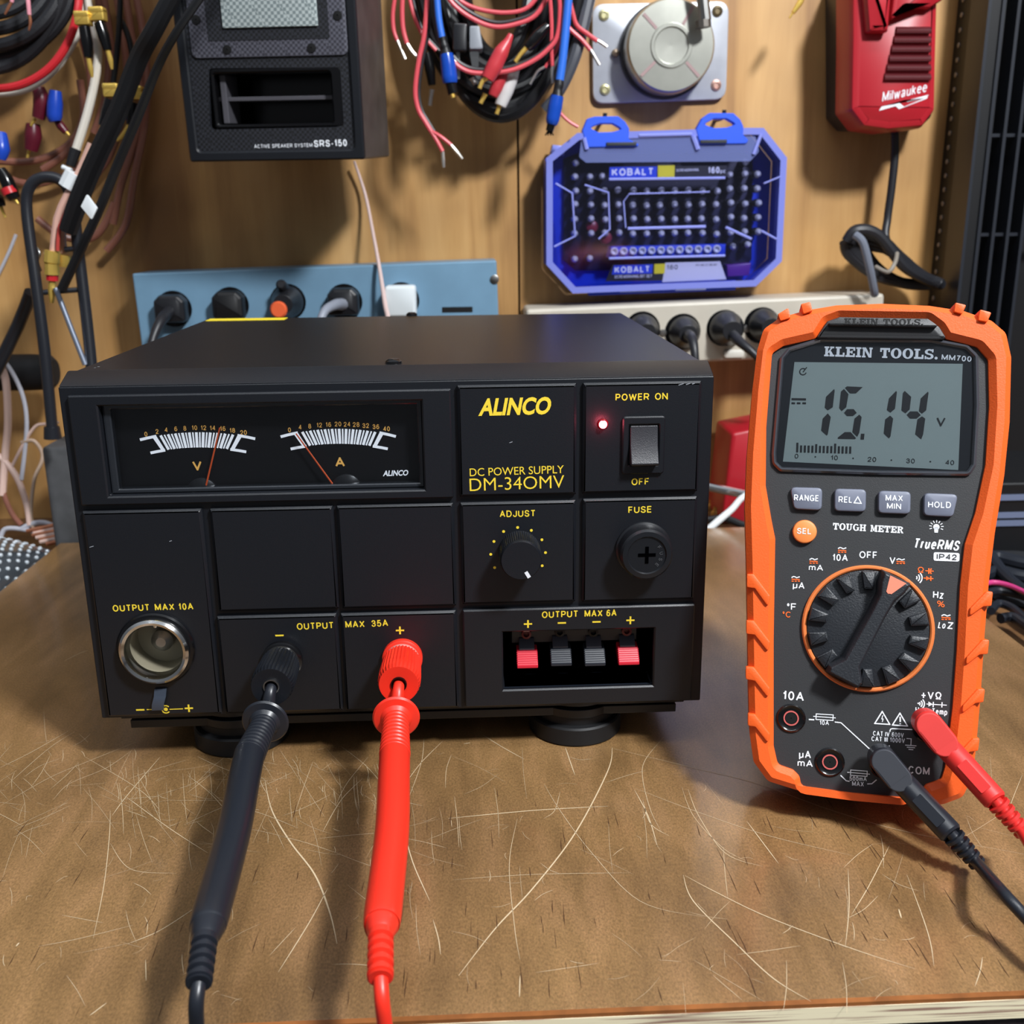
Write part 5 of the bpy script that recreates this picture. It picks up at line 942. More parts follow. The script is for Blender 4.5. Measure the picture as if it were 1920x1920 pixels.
# printed cards under the lid
def card(pts, m, nm, w0=-0.0050, w1=-0.0040): mb = MB(); mb.prism(KF, kp(pts, w1), w0, w1); return mb.build(nm, m, KB)
BLC = mat('blue card', '1f46d0', 0.45); DKC = mat('dark card', '1d1f26', 0.5); YLC = mat('yellow card', 'e8dc2e', 0.45); WHC = mat('white card', 'd8dae2', 0.5)
ct = card([(545, 590), (548, 510), (1395, 500), (1392, 580)], DKC, 'card'); w_ = -0.0038
for pts, m_ in (([(548, 588), (548, 512), (890, 508), (888, 585)], BLC), ([(897, 585), (897, 500), (1018, 498), (1016, 583)], YLC)): mb = MB(); mb.poly(KF, kp(pts, w_), w_); mb.build('colour_block', m_, ct, recalc=False)
mb = MB(); mb.textpx(KF, 'KOBALT', zk(565, 576), zk(865, 570), 14, w_+0.0001, 0.06); mb.textpx(KF, '160', zk(1258, 558), zk(1340, 555), 12, w_+0.0001, 0.04); mb.textpx(KF, 'pc', zk(1345, 555), zk(1385, 553), 7, w_+0.0001, 0.02); mb.textpx(KF, 'SCREWDRIVING', zk(1030, 545), zk(1190, 540), 5, w_+0.0001, 0.0); mb.build('lettering', WHT, ct, recalc=False)
cb = card([(520, 1335), (570, 1215), (950, 1205), (930, 1330)], DKC, 'card')
for pts, m_ in (([(565, 1285), (580, 1220), (860, 1212), (855, 1278)], BLC), ([(870, 1280), (872, 1210), (950, 1207), (945, 1278)], YLC)): mb = MB(); mb.poly(KF, kp(pts, w_), w_); mb.build('colour_block', m_, cb, recalc=False)
mb = MB(); mb.textpx(KF, 'KOBALT', zk(585, 1275), zk(838, 1268), 12, w_+0.0001, 0.06); mb.textpx(KF, 'SCREWDRIVING BIT SET', zk(585, 1312), zk(855, 1306), 5.5, w_+0.0001, 0.0); mb.build('lettering', WHT, cb, recalc=False)
cw = card([(928, 1340), (950, 1200), (1345, 1190), (1390, 1320)], WHC, 'card'); mb = MB(); mb.textpx(KF, '160', zk(960, 1250), zk(1040, 1248), 9, w_, 0.02); mb.textpx(KF, 'PIECES', zk(1170, 1225), zk(1320, 1220), 3.5, w_, 0.0); mb.build('lettering', mat('grey print', '6a6c76', 0.5), cw, recalc=False)
q = kp([(1390, 1300), (1385, 1215), (1560, 1200), (1545, 1290)], -0.02); mb = MB(); mb.prism(KF, q, -0.026, -0.016, ch=0.001); mb.build('purple_insert', mat('purple plastic', '5a1f8a', 0.4), KB)
for u_, v_, nm in ((332, 1000, 'a'), (430, 1080, 'b')):
    q = KF.hit(*zk(u_+90, v_-60), -0.02); mb = MB(); mb.lathe(KF.at(*q, -0.0255), (0, -1, 0), [(0.0045, 0), (0.0045, 0.009), (0.003, 0.010)], 16); mb.build('red_holder', mat('dark red plastic', '7a1f35', 0.4), KB)
hb = kp([(545, 1165), (560, 1085), (1390, 1065), (1385, 1145)], -0.006); mb = MB(); mb.prism(KF, hb, -0.0255, -0.0070, ch=0.001); mb.build('socket_rail', BLUP, KB)
# the bits: one of each kind with its parts, then copies
def make_bit(name, label, cat, r, ln, grp):
    t = thing(name, label, cat, (0, 0, 0), grp); mb = MB()
    mb.lathe((0, 0, 0), (0, -1, 0), [(r, 0), (r, ln*0.72), (r*0.9, ln*0.76)], 6); mb.build('shank', mat('bit steel', '5d6068', 0.3, 0.7), t)
    mb = MB(); mb.lathe((0, -ln*0.76, 0), (0, -1, 0), [(r*0.8, 0), (r*0.72, ln*0.12), (r*0.35, ln*0.22)], 12); mb.build('tip', mat('bright bit tip', 'e2e5ea', 0.3, 0.3), t); return t
def copy_thing(src, loc, label=None, group=None):
    r_ = src.copy(); COL.objects.link(r_); r_.location = loc
    if label: r_['label'] = label
    if group: r_['group'] = group
    for ch in list(src.children):
        k = ch.copy(); COL.objects.link(k); k.parent = r_
        for g in ch.children: d = g.copy(); COL.objects.link(d); d.parent = k
    return r_
b0 = make_bit('screwdriver_bit', 'steel screwdriver bit standing upright in the blue octagonal bit case', 'screwdriver bit', 0.0032, 0.016, 'screwdriver bits in the blue case'); first = True
spots = [(300, 480), (1520, 480)]
for row in (578, 682, 785, 888, 990): spots += [(x, row) for x in ((300, 412, 515) if row != 578 else (300, 405, 500))]+([(x, row) for x in (612, 715, 820, 915, 1012, 1112, 1212, 1318)] if row > 600 else [])+[(x, row-12) for x in (1415, 1520, 1615)]
spots += [(300, 1175), (410, 1170), (1430, 1080), (1540, 1070)]
for x, y in spots:
    q = KF.hit(*zk(x+rs.uniform(-6, 6), y+rs.uniform(-5, 5)), -0.014); p = KF.at(*q, -0.0255)
    if first: b0.location = p; first = False
    else: copy_thing(b0, p)
n0 = thing('nut_driver', 'round steel nut driver in the row along the bright blue rail of the bit case', 'nut driver', (0, 0, 0), 'nut drivers on the blue rail')
mb = MB(); mb.lathe((0, 0, 0), (0, -1, 0), [(0.0029, 0), (0.0029, 0.003), (0.0025, 0.0034), (0.0019, 0.0034), (0.0017, 0.001), (0.0002, 0.001)], 24); mb.build('barrel', mat('pale bright steel', 'e4e9f4', 0.3, 0.3), n0)
for i in range(12):
    q = KF.hit(*zk(582+67*i, 1118-1.6*i), -0.006); p = KF.at(*q, -0.0070)
    if i == 0: n0.location = p
    else: copy_thing(n0, p)
for x, y in (((500, 205)), ((1345, 182))):
    c = KF.hit(*zk(x, y), -0.02); mb = MB(); mb.tube([KF.at(c[0], c[1]+0.002, -(WY-KY)+0.0002), KF.at(c[0], c[1]+0.002, -0.012), KF.at(c[0], c[1]+0.007, -0.008)], 0.0016, 8, 4)
    tag(mb.build('wall_hook', CRD), 'dark hook in the blue hanger tab '+('under the silver driver plate' if x > 1000 else 'nearest the hanging cable bundle'), 'hook')

# ---------------------------------------------------------------- silver exciter plate
EF = Fr((0, WY-0.006, 0), (1, 0, 0), (0, 0, 1), (0, -1, 0)); ze = lambda x, y: (1080+x/6, y/6)
EX = thing('speaker_driver', 'silver plate with a round magnet hanging on the wall above the bit case', 'speaker driver', EF.at(*EF.hit(1240, 90), -0.006)); ep = lambda x, y, w=0.0: EF.hit(*ze(x, y), w)
pl_ = rnd([ep(192, 1165), ep(1690, 1115), ep(1725, 10), ep(182, 45)], 0.009, 6)
SLV = mat('pale cast metal', 'c2c6cf', 0.38, 0.35, var=0.06, vscale=80)
mb = MB(); mb.prism(EF, pl_, -0.0058, 0.0, ch=0.001); mb.build('plate', SLV, EX)
c = ep(960, 600); c = EF.hit(1246, 96, 0.0); MG = mat('greenish zinc magnet', 'b4b5ac', 0.3, 0.7, var=0.08, vscale=60)
mb = MB(); o_ = EF.at(*c, 0); mb.lathe(o_, (0, -1, 0), [(0.0345, 0), (0.0345, 0.006), (0.0335, 0.0065)], 64); mb.build('magnet_base', mat('dark ferrite', '3a3a3c', 0.4), EX)
mb = MB(); mb.lathe(o_, (0, -1, 0), [(0.0325, 0.006), (0.0325, 0.024), (0.031, 0.0265), (0.0155, 0.0268), (0.0150, 0.0280), (0.0128, 0.0280), (0.0122, 0.0266), (0.0002, 0.0262)], 64); mgn = mb.build('magnet_can', MG, EX)
F2 = EF.sub(c[0], c[1], 0.0270)
for a_ in (2.35, 1.05, 3.9, 5.5):
    mb = MB(); mb.stroke(F2, [(0.016*math.cos(a_), 0.016*math.sin(a_)), (0.030*math.cos(a_), 0.030*math.sin(a_))], 0.0022, 0.0001)
    mb.build('stripe_mark', mat('faded red stripe', 'a08484', 0.5), mgn, recalc=False)
for x, y, m_ in ((315, 170, 'brass'), (1590, 125, 'dark'), (325, 1010, 'brass'), (1575, 960, 'copper')):
    c2 = ep(x, y); mb = MB(); mb.lathe(EF.at(*c2, 0), (0, -1, 0), [(0.0042, 0), (0.0038, 0.0012), (0.0022, 0.0018), (0.0018, 0.0008), (0.0002, 0.0008)], 20); mb.build('screw', mat({'brass': 'pale brass', 'dark': 'dark bronze', 'copper': 'pink copper'}[m_], {'brass': 'c2bd93', 'dark': '6d6048', 'copper': 'cba396'}[m_], 0.35, 0.7), EX)
for x, y in ((440, 600), (1490, 550)): c2 = ep(x, y); mb = MB(); mb.lathe(EF.at(*c2, 0), (0, -1, 0), [(0.0030, 0), (0.0026, 0.004), (0.001, 0.005)], 14); mb.build('solder_terminal', mat('tarnished terminal', '9c8a78', 0.4, 0.7), EX)
wires('bolt', 'grey bolt end hanging down over the corner of the silver driver plate', 'bolt', [('shaft', STL, [(1312, -40, 0.405, 12), (1318, 0, 0.405, 12), (1322, 38, 0.405, 12)]), ('nut', mat('grey steel nut', '77726c', 0.4, 0.8), [(1318, 38, 0.406, 15), (1319, 52, 0.406, 15)])], sub=1)

# ---------------------------------------------------------------- red charger with its cord
CY = 0.385; CF = Fr((0, CY, 0), (1, 0, 0), (0, 0, 1), (0, -1, 0)); zc = lambda x, y: (1420+x/3.2, y/3.2); cp = lambda pts, w=0.0: [CF.hit(*zc(x, y), w) for x, y in pts]
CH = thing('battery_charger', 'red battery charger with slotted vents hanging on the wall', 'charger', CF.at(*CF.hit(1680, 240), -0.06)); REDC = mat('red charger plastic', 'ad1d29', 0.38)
mb = MB(); mb.prism(CF, rnd(cp([(530, -160), (530, 680), (600, 760), (1010, 765), (1085, 690), (1105, -160)], -0.02), 0.004), -(WY-CY)+0.0004, -0.030); mb.build('back_shell', PLB, CH, bevel=0.002)
fo = rnd(cp([(568, -160), (568, 240), (560, 660), (640, 765), (790, 785), (1000, 765), (1080, 660), (1090, 240), (1100, -160)]), 0.005)
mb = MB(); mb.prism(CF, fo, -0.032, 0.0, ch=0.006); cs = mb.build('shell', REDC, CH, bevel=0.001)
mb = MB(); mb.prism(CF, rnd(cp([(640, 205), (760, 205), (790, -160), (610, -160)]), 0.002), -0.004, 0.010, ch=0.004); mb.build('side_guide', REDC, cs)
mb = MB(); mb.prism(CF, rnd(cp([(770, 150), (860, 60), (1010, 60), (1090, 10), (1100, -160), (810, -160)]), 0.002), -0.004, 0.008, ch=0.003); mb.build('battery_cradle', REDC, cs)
for i in range(6):
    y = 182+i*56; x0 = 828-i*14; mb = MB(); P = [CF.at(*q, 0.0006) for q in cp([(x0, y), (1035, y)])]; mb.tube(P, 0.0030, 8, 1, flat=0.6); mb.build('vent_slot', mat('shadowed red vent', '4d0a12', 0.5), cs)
mb = MB(); mb.textpx(CF, 'Milwaukee', zc(748, 612), zc(1028, 548), 18, 0.0003, -0.02, 0.25); mb.build('lettering', WHT, cs, recalc=False)
mb = MB()
for q in ([(730, 665), (745, 640), (1030, 568), (1010, 588), (900, 612), (880, 600)], [(730, 665), (850, 615), (880, 640), (1025, 580), (1015, 592), (850, 655), (830, 636)]): mb.poly(CF, cp(q, 0.0003), 0.0003)
mb.build('bolt_mark', WHT, cs, recalc=False)
mb = MB(); mb.tube([at_y(1678, 240, 0.42), at_y(1678, 290, 0.42), at_y(1672, 350, 0.42), at_y(1664, 410, 0.42), at_y(1662, 450, 0.415), at_y(1690, 500, 0.41)], 0.0030, 12, 6); mb.build('cord', CRD, CH)
rs2 = random.Random(11)
for k in range(7):
    o_ = k*6; P = [at_y(1588+rs2.uniform(-8, 8)+o_, 452+rs2.uniform(-6, 6)+o_*0.2, 0.400+k*0.004), at_y(1606+o_, 424+rs2.uniform(-5, 8)+o_, 0.398+k*0.004), at_y(1646+o_, 440+o_*1.1, 0.398+k*0.004), at_y(1696+o_, 500+o_*0.5, 0.400+k*0.004), at_y(1745+o_*0.5, 528+o_*0.1, 0.41), at_y(1748, 534, 0.42), at_y(1690, 530, 0.42), at_y(1640, 515-o_*0.5, 0.415), at_y(1592+o_*0.4, 478-o_, 0.412), at_y(1584+o_, 454, 0.408)]
    mb = MB(); mb.tube(P, 0.0042, 10, 5); mb.build('cord_loop', CRD, CH)
mb = MB(); mb.tube([at_y(1642, 500, 0.388), at_y(1665, 510, 0.380), at_y(1678, 493, 0.382), at_y(1682, 475, 0.392)], 0.0016, 8, 5); mb.build('wire_tie', mat('grey tie', '8b847a', 0.4), CH)
mb = MB(); mb.tube([at_y(1603, 440, 0.388), at_y(1618, 455, 0.384), at_y(1630, 500, 0.384), at_y(1638, 540, 0.388), at_y(1640, 552, 0.392)], 0.0030, 10, 6); mb.build('cord_end', mat('slate grey cord', '6d7380', 0.4), CH)
wires('gold_plug', 'small gold pin dangling from above near the red charger', 'connector', [('pin', GLD, [(1510, -15, 0.40, 5), (1500, 5, 0.40, 6), (1487, 24, 0.40, 4)]), ('tip', GLD, [(1486, 25, 0.40, 2.2), (1480, 34, 0.40, 1.6)])], sub=1)

# ---------------------------------------------------------------- dark rack at the side
RKY = 0.395; RK = thing('equipment_rack', 'tall black metal rack with vertical slats beside the red charger', 'rack', at_y(1850, 760, RKY)); RF = Fr((0, RKY, 0), (1, 0, 0), (0, 0, 1), (0, -1, 0))
RM = mat('black rack metal', '0e0f12', 0.45); xl = at_y(1786, 100, WY).x
mb = MB(); mb.box((xl, RKY+0.002, -0.0395), (xl+0.012, WY-0.001, 0.62)); mb.box((xl+0.012, RKY+0.03, -0.0395), (0.74, RKY+0.034, 0.62)); fr_ = mb.build('cabinet', RM, RK)
for px in (1836, 1862, 1890, 1918, 1946):
    u = RF.hit(px, 200)[0]; mb = MB(); mb.box((u-0.0012, RKY, -0.0395), (u+0.0012, RKY+0.028, 0.6)); mb.build('slat', mat('dark grey slat', '20242c', 0.4), RK)
for py in (253, 440): v = RF.hit(1860, py)[1]; mb = MB(); mb.box((xl+0.012, RKY+0.004, v-0.0012), (0.72, RKY+0.01, v+0.0012)); mb.build('crossbar', MATS['dark grey slat'], RK)
for i in range(34):
    v = 0.10+i*0.0105; mb = MB(); mb.lathe((xl+0.0004, WY-0.010, v), (-1, 0, 0), [(0.0019, 0), (0.0019, 0.0012), (0.0008, 0.0016)], 10); mb.build('rivet', mat('grey rivet', '8a837c', 0.4, 0.3), RK)
# ---------------------------------------------------------------- hanging cables, upper left bundle
BRD = mat('black braided sleeve', '1a1b20', 0.6, bump=0.8, bscale=900); RDC = mat('red cable jacket', 'c4262e', 0.35); CRM = mat('cream cable jacket', 'cfc9bd', 0.4); BRN = mat('clear copper speaker wire', '8a5848', 0.3, coat=0.5); PNK = mat('pinkish copper wire', 'cfa596', 0.28, coat=0.5)
BKC = mat('black cable jacket', '141518', 0.4); MRN = mat('maroon plug plastic', '5c1426', 0.35); BLS = mat('blue plug sleeve', '1c47b8', 0.3); WRP = mat('white tape', 'e3e9ec', 0.5)
def arcs(name, label, m_, cx, cy, ring, y, rp, group=None):
    """hanging coil: strands of one cable round a peg; ring = [(rx, ry) ...] in pixels"""
    t = thing(name, label, 'cable', at_y(cx, cy, y), group)
    for i, (rx, ry, dx, dy) in enumerate(ring):
        P = [at_y(cx+dx+rx*math.cos(a), cy+dy+ry*math.sin(a), y+0.004*math.sin(3*a+i)-0.003*(i % 3)) for a in [math.radians(-90+15*k) for k in range(25)]]
        r = rp*depth(P[8])/FPX; mb = MB(); mb.tube(P, r, 10, 3); mb.build('cable_loop', m_, t)
    return t
arcs('coiled_cable', 'thick black braided cable coiled on the wall at the upper left corner', BRD, -20, -60, [(95, 85, 0, 0), (120, 115, 0, 0), (142, 146, 0, 0), (164, 170, 0, 0), (150, 190, -6, 0)], 0.405, 12)
wires('looped_cable', 'red cable looping beneath the black braided coil', 'cable', [('cable', RDC, [(148, -30, 0.40, 7), (146, 20, 0.39, 7.5), (128, 78, 0.388, 7.5), (96, 124, 0.386, 7.5), (52, 154, 0.385, 7.5), (0, 166, 0.386, 7.5), (-60, 160, 0.395, 7.5)])])
wires('looped_cable', 'cream cable hugging the underside of the red loop', 'cable', [('cable', CRM, [(158, -30, 0.41, 4.5), (154, 40, 0.40, 4.5), (135, 90, 0.398, 4.5), (100, 136, 0.396, 4.5), (54, 168, 0.395, 4.5), (0, 178, 0.396, 4.5), (-60, 170, 0.40, 4.5)])])
wires('speaker_wire', 'pale pink wire end with bare copper tip hanging over the black coil', 'wire', [('wire', mat('pale pink jacket', 'e79aa8', 0.4), [(50, -30, 0.372, 4), (53, 5, 0.37, 4), (55, 28, 0.37, 3.6)]), ('bare_tip', CPR, [(55, 27, 0.37, 2.6), (57, 42, 0.37, 3), (54, 57, 0.37, 1.6)])])
wires('speaker_wire', 'short wire with bare copper tip at the photo corner over the black coil', 'wire', [('wire', MATS['pale pink jacket'], [(28, -30, 0.37, 4), (22, 4, 0.37, 3.4)]), ('bare_tip', CPR, [(22, 3, 0.37, 2.6), (16, 14, 0.37, 3), (9, 27, 0.37, 1.6)])])
wires('white_cable', 'thick cream cable running down into a black ribbed sleeve and white clip', 'cable', [('cable', CRM, [(160, -40, 0.405, 6), (166, 10, 0.40, 6.5), (176, 62, 0.39, 7), (184, 100, 0.385, 7.5), (178, 150, 0.382, 8), (163, 215, 0.378, 8), (142, 282, 0.374, 8)]), ('sleeve', BKC, [(142, 280, 0.374, 11), (137, 296, 0.373, 10), (132, 312, 0.372, 9)]), ('clip', WRP, [(117, 313, 0.371, 4.5), (134, 320, 0.370, 4.5)])], sub=3)
# brown translucent wires
for lb, pts in (('brown translucent speaker wire dropping straight behind the gold connectors', [(190, -30), (203, 50), (212, 130), (205, 210), (185, 270), (150, 310)]),
                ('brown translucent speaker wire nearest the black speaker, curving inward', [(232, -30), (246, 60), (262, 140), (266, 210), (248, 280), (226, 350), (212, 420)]),
                ('brown translucent wire just behind the second gold banana plug', [(178, -30), (192, 40), (204, 110), (196, 190), (176, 250)]),
                ('pinkish brown wire between the two black hanging cables', [(215, -30), (228, 50), (238, 130), (230, 210), (206, 290), (170, 340)]),
                ('dark copper wire deepest in the hanging bundle beside the cream cable', [(150, 60), (168, 130), (170, 200), (150, 250), (120, 290), (80, 318)]),
                ('copper wire swinging out widest towards the speaker and down', [(250, -30), (268, 60), (276, 150), (270, 240), (252, 330), (236, 420), (200, 470)]),
                ('brown translucent wire looping under the maroon plugs', [(150, 150), (156, 220), (128, 272), (70, 300), (0, 302), (-40, 290)]),
                ('reddish brown wire loop behind the bent black tube top', [(170, 300), (120, 330), (60, 345), (0, 330), (-40, 318)]),
                ('brown wire hanging lowest behind the bent black tube', [(215, 380), (190, 430), (160, 450), (110, 440), (70, 410)])):
    wires('speaker_wire', lb, 'wire', [('wire', BRN, [(x, y, 0.435, 7) for x, y in pts])])
for lb, pts, y in (('black cable hanging down behind the thick black rod', [(226, -30), (224, 40), (219, 100), (212, 156)], 0.405), ('black cable curving from the hanging cable towards the speaker', [(222, 30), (238, 62), (247, 100), (246, 140)], 0.41)):
    wires('black_cable', lb, 'cable', [('cable', BKC, [(a, b, y, 5.5) for a, b in pts])])
def banana(label, gx, gy, top, body, tip, y, bodym=BLG, grp=None):
    t = thing('banana_plug', label, 'connector', at_y(gx, gy, y), grp); k = depth(at_y(gx, gy, y))/FPX
    F2 = Fr(at_y(gx, gy, y), (1, 0, 0), (0, 0, 1), (0, -1, 0)); mb = MB(); ang = math.radians(-4); s = 11*k
    mb.prism(F2, rnd([(-s*1.3, -s), (s*1.3, -s), (s*1.3, s), (-s*1.3, s)], s*0.3, 3), -s, s, ch=s*0.3); mb.prism(F2, rnd([(-s*1.3, s*0.2), (s*1.3, s*0.2), (s*1.3, s*1.2), (-s*1.3, s*1.2)], s*0.3, 3), -s*0.8, s*1.15, ch=s*0.3); mb.build('gold_collar', GLD, t)
    P, D = px3([(*p, y) for p in body]); mb = MB(); mb.tube(P, [r*k for r in ([10, 11, 8] if len(P) == 3 else [10, 8])], 14, 3); mb.build('plug_body', bodym, t)
    P, D = px3([(*p, y) for p in tip]); mb = MB(); mb.tube(P, [4.5*k, 5*k, 2.2*k], 10, 3); mb.build('plug_tip', GLD, t); return t
banana('gold banana plug with copper collar at the top touching the red loop', 156, 36, None, [(158, 50), (163, 80), (166, 108)], [(165, 106), (170, 128), (173, 145)], 0.372)
banana('gold banana plug at the top, touching the copper collared one', 183, 28, None, [(186, 42), (194, 66), (202, 94)], [(201, 92), (207, 112), (210, 130)], 0.374)
banana('gold banana plug halfway down, partly behind the thick black rod', 210, 171, None, [(207, 186), (201, 210), (192, 236)], [(192, 236), (187, 252), (184, 262)], 0.376)
banana('gold banana plug between the two black rods', 255, 176, None, [(249, 192), (247, 212), (245, 234)], [(243, 234), (232, 252), (219, 264)], 0.40)
def small_plug(label, pts, m_, r, y, tip=None):
    t = thing('audio_plug', label, 'connector', at_y(*pts[0], y)); P, D = px3([(*p, y) for p in pts]); n = len(P)
    mb = MB(); mb.tube(P, [r*D[0]*(0.75 if i in (0, n-1) else 1) for i in range(n)], 14, 3); mb.build('plug_body', m_, t)
    if tip: P, D = px3([(*p, y) for p in tip]); mb = MB(); mb.tube(P, [3.2*D[0], 2.4*D[0]], 10, 1); mb.build('plug_tip', GLD, t)
    return t
small_plug('dark blue plug hanging under the cream and red loops', [(104, 170), (103, 195), (102, 218), (104, 228)], BLS, 14, 0.405)
small_plug('maroon plug highest of the three, under the red loop', [(72, 165), (78, 190), (72, 222)], MRN, 15, 0.41, [(66, 222), (58, 236)])
small_plug('maroon plug lowest of the three, pointing straight down', [(62, 232), (62, 255), (58, 282)], MRN, 16, 0.415, [(55, 280), (51, 296)])
small_plug('small maroon plug pointing out beyond the dark blue plug', [(106, 225), (114, 236), (124, 248)], MATS['maroon plug plastic'], 8, 0.41, [(124, 247), (130, 254)])
t = small_plug('black and blue audio plug at the photo edge with red band and gold tip', [(0, 318), (12, 338), (22, 362), (28, 374)], BLG, 13, 0.36, [(27, 372), (34, 382)])
P, D = px3([(14, 352, 0.359), (20, 364, 0.359)]); mb = MB(); mb.tube(P, 14*D[0], 14, 1); mb.build('red_band', RDC, t)
P, D = px3([(2, 250, 0.365), (3, 280, 0.362), (2, 300, 0.361)]); mb = MB(); mb.tube(P, [10*D[0], 15*D[0], 8*D[0]], 14, 3); mb.build('blue_boot', BLS, t)
small_plug('black audio plug with gold tip at the very edge below the blue one', [(-14, 366), (-4, 376), (2, 388)], BLG, 12, 0.37, [(2, 388), (10, 408)])
# two long black rods and the twin copper wire
wires('black_rod', 'thick black hose slanting down past the corner of the speaker', 'hose', [('rod', BKC, [(560, -420, 0.255, 17), (428, -200, 0.26, 17), (335, -30, 0.265, 17), (290, 54, 0.27, 17), (260, 110, 0.28, 17.5), (220, 212, 0.29, 18), (173, 314, 0.30, 18.5), (148, 375, 0.305, 18.5), (128, 432, 0.31, 17)])])
wires('black_rod', 'thin black cord slanting down across the speaker corner beside the thick hose', 'cord', [('rod', BKC, [(640, -420, 0.24, 8), (500, -210, 0.245, 8), (392, -30, 0.25, 8), (331, 60, 0.255, 8), (296, 125, 0.265, 8.5), (262, 210, 0.275, 9), (219, 312, 0.285, 9), (182, 402, 0.29, 9), (116, 542, 0.30, 9)])])
P, D = px3([(167, 388, 0.268)]); F2 = Fr(P[0], (1, 0, 0), (0, 0, 1), (0, -1, 0)); k = D[0]; mb = MB(); mb.prism(F2, rnd([(-15*k, 1*k), (2*k, -23*k), (15*k, -2*k), (-1*k, 23*k)], 2*k), -0.0012, 0.0003, ch=0.0001); tag(mb.build('cord_tag', WRP), 'white diamond paper tag between the thick black hose and thin cord', 'tag')
t = wires('speaker_cable', 'twin clear copper cable wrapped in white tape ending in gold banana plugs', 'cable', [('wire', PNK, [(172, 270, 0.32, 8), (150, 322, 0.318, 8), (126, 368, 0.316, 8), (108, 410, 0.315, 8), (101, 472, 0.314, 8)]), ('wire', PNK, [(180, 278, 0.324, 8), (160, 330, 0.322, 8), (138, 376, 0.32, 8), (116, 424, 0.318, 8), (118, 472, 0.322, 9)]),
    ('red_stripe', mat('red stripe', 'b8443c', 0.4), [(146, 345, 0.314, 3.5), (134, 376, 0.312, 3.5), (112, 424, 0.31, 3.5), (108, 470, 0.31, 3.5)]), ('tape', WRP, [(141, 326, 0.317, 19), (128, 352, 0.317, 19)]),
    ('gold_collar', GLD, [(98, 470, 0.313, 14), (97, 492, 0.313, 15), (97, 494, 0.313, 13), (98, 515, 0.313, 14)]), ('gold_collar', GLD, [(121, 478, 0.322, 11), (120, 500, 0.322, 11)]), ('red_band', RDC, [(98, 514, 0.313, 11), (98, 526, 0.313, 11)]), ('plug_tip', GLD, [(98, 524, 0.313, 6), (97, 545, 0.313, 7), (97, 568, 0.313, 3.5)])], sub=2)

# ---------------------------------------------------------------- bent tube stand
TUB = mat('satin black tube', '202228', 0.32)
t = thing('tube_stand', 'bent black tube stand on a grey clamp base beside the power supply', 'stand', at_y(85, 960, 0.30))
def tb(pn, m_, pts, sub=6):
    P, D = px3(pts); mb = MB(); mb.tube(P, [p[3]*d for p, d in zip(pts, D)], 16, sub); return mb.build(pn, m_, t)
tb('bent_tube', TUB, [(99, 815, 0.30, 10), (84, 660, 0.305, 10.5), (66, 520, 0.31, 10.5), (50, 395, 0.315, 10.5), (56, 350, 0.316, 10.5), (84, 332, 0.317, 10.5), (118, 342, 0.318, 10.5), (136, 384, 0.318, 10.5), (147, 470, 0.318, 10.5), (158, 560, 0.315, 10.5), (169, 660, 0.31, 10.5), (176, 740, 0.305, 10.5)])
tb('crossbar', TUB, [(72, 549, 0.312, 5), (150, 543, 0.317, 5)], 1); tb('crossbar', TUB, [(122, 468, 0.317, 5), (142, 466, 0.317, 5)], 1)
tb('steel_rod', mat('brushed rod', 'a9b3c6', 0.28, 0.8), [(104, 540, 0.31, 5), (134, 618, 0.308, 5), (160, 684, 0.306, 5)], 1)
tb('brace', TUB, [(58, 548, 0.33, 12), (34, 610, 0.34, 12), (-20, 720, 0.35, 12)], 2)
tb('spring_clip', STL, [(66, 462, 0.32, 3), (74, 474, 0.318, 3), (70, 490, 0.318, 3), (76, 508, 0.32, 3)])
tb('collar', TUB, [(97, 800, 0.30, 14), (99, 822, 0.30, 16)], 1)
mb = MB(); g0, g1 = at_y(44, 820, 0.30), at_y(132, 820, 0.30); zb = -0.0395
mb.prism(Fr((0, 0, 0), (1, 0, 0), (0, 1, 0), (0, 0, 1)), rnd([(g0.x, 0.335-0.012), (g1.x+0.02, 0.335-0.012), (g1.x+0.02, 0.385), (g0.x, 0.385)], 0.006), zb, g0.z-0.012, ch=0.003); mb.build('clamp_base', mat('dusty grey casting', '4c4d4f', 0.6, var=0.2, vscale=80), t)
wires('foam_roll', 'black foam roll lying on the bench ledge behind the bent tube', 'roll', [('roll', mat('black foam', '131417', 0.75), [(-80, 700, 0.405, 34), (60, 698, 0.405, 34), (96, 698, 0.405, 32), (104, 698, 0.405, 24)])], sub=1, seg=20)

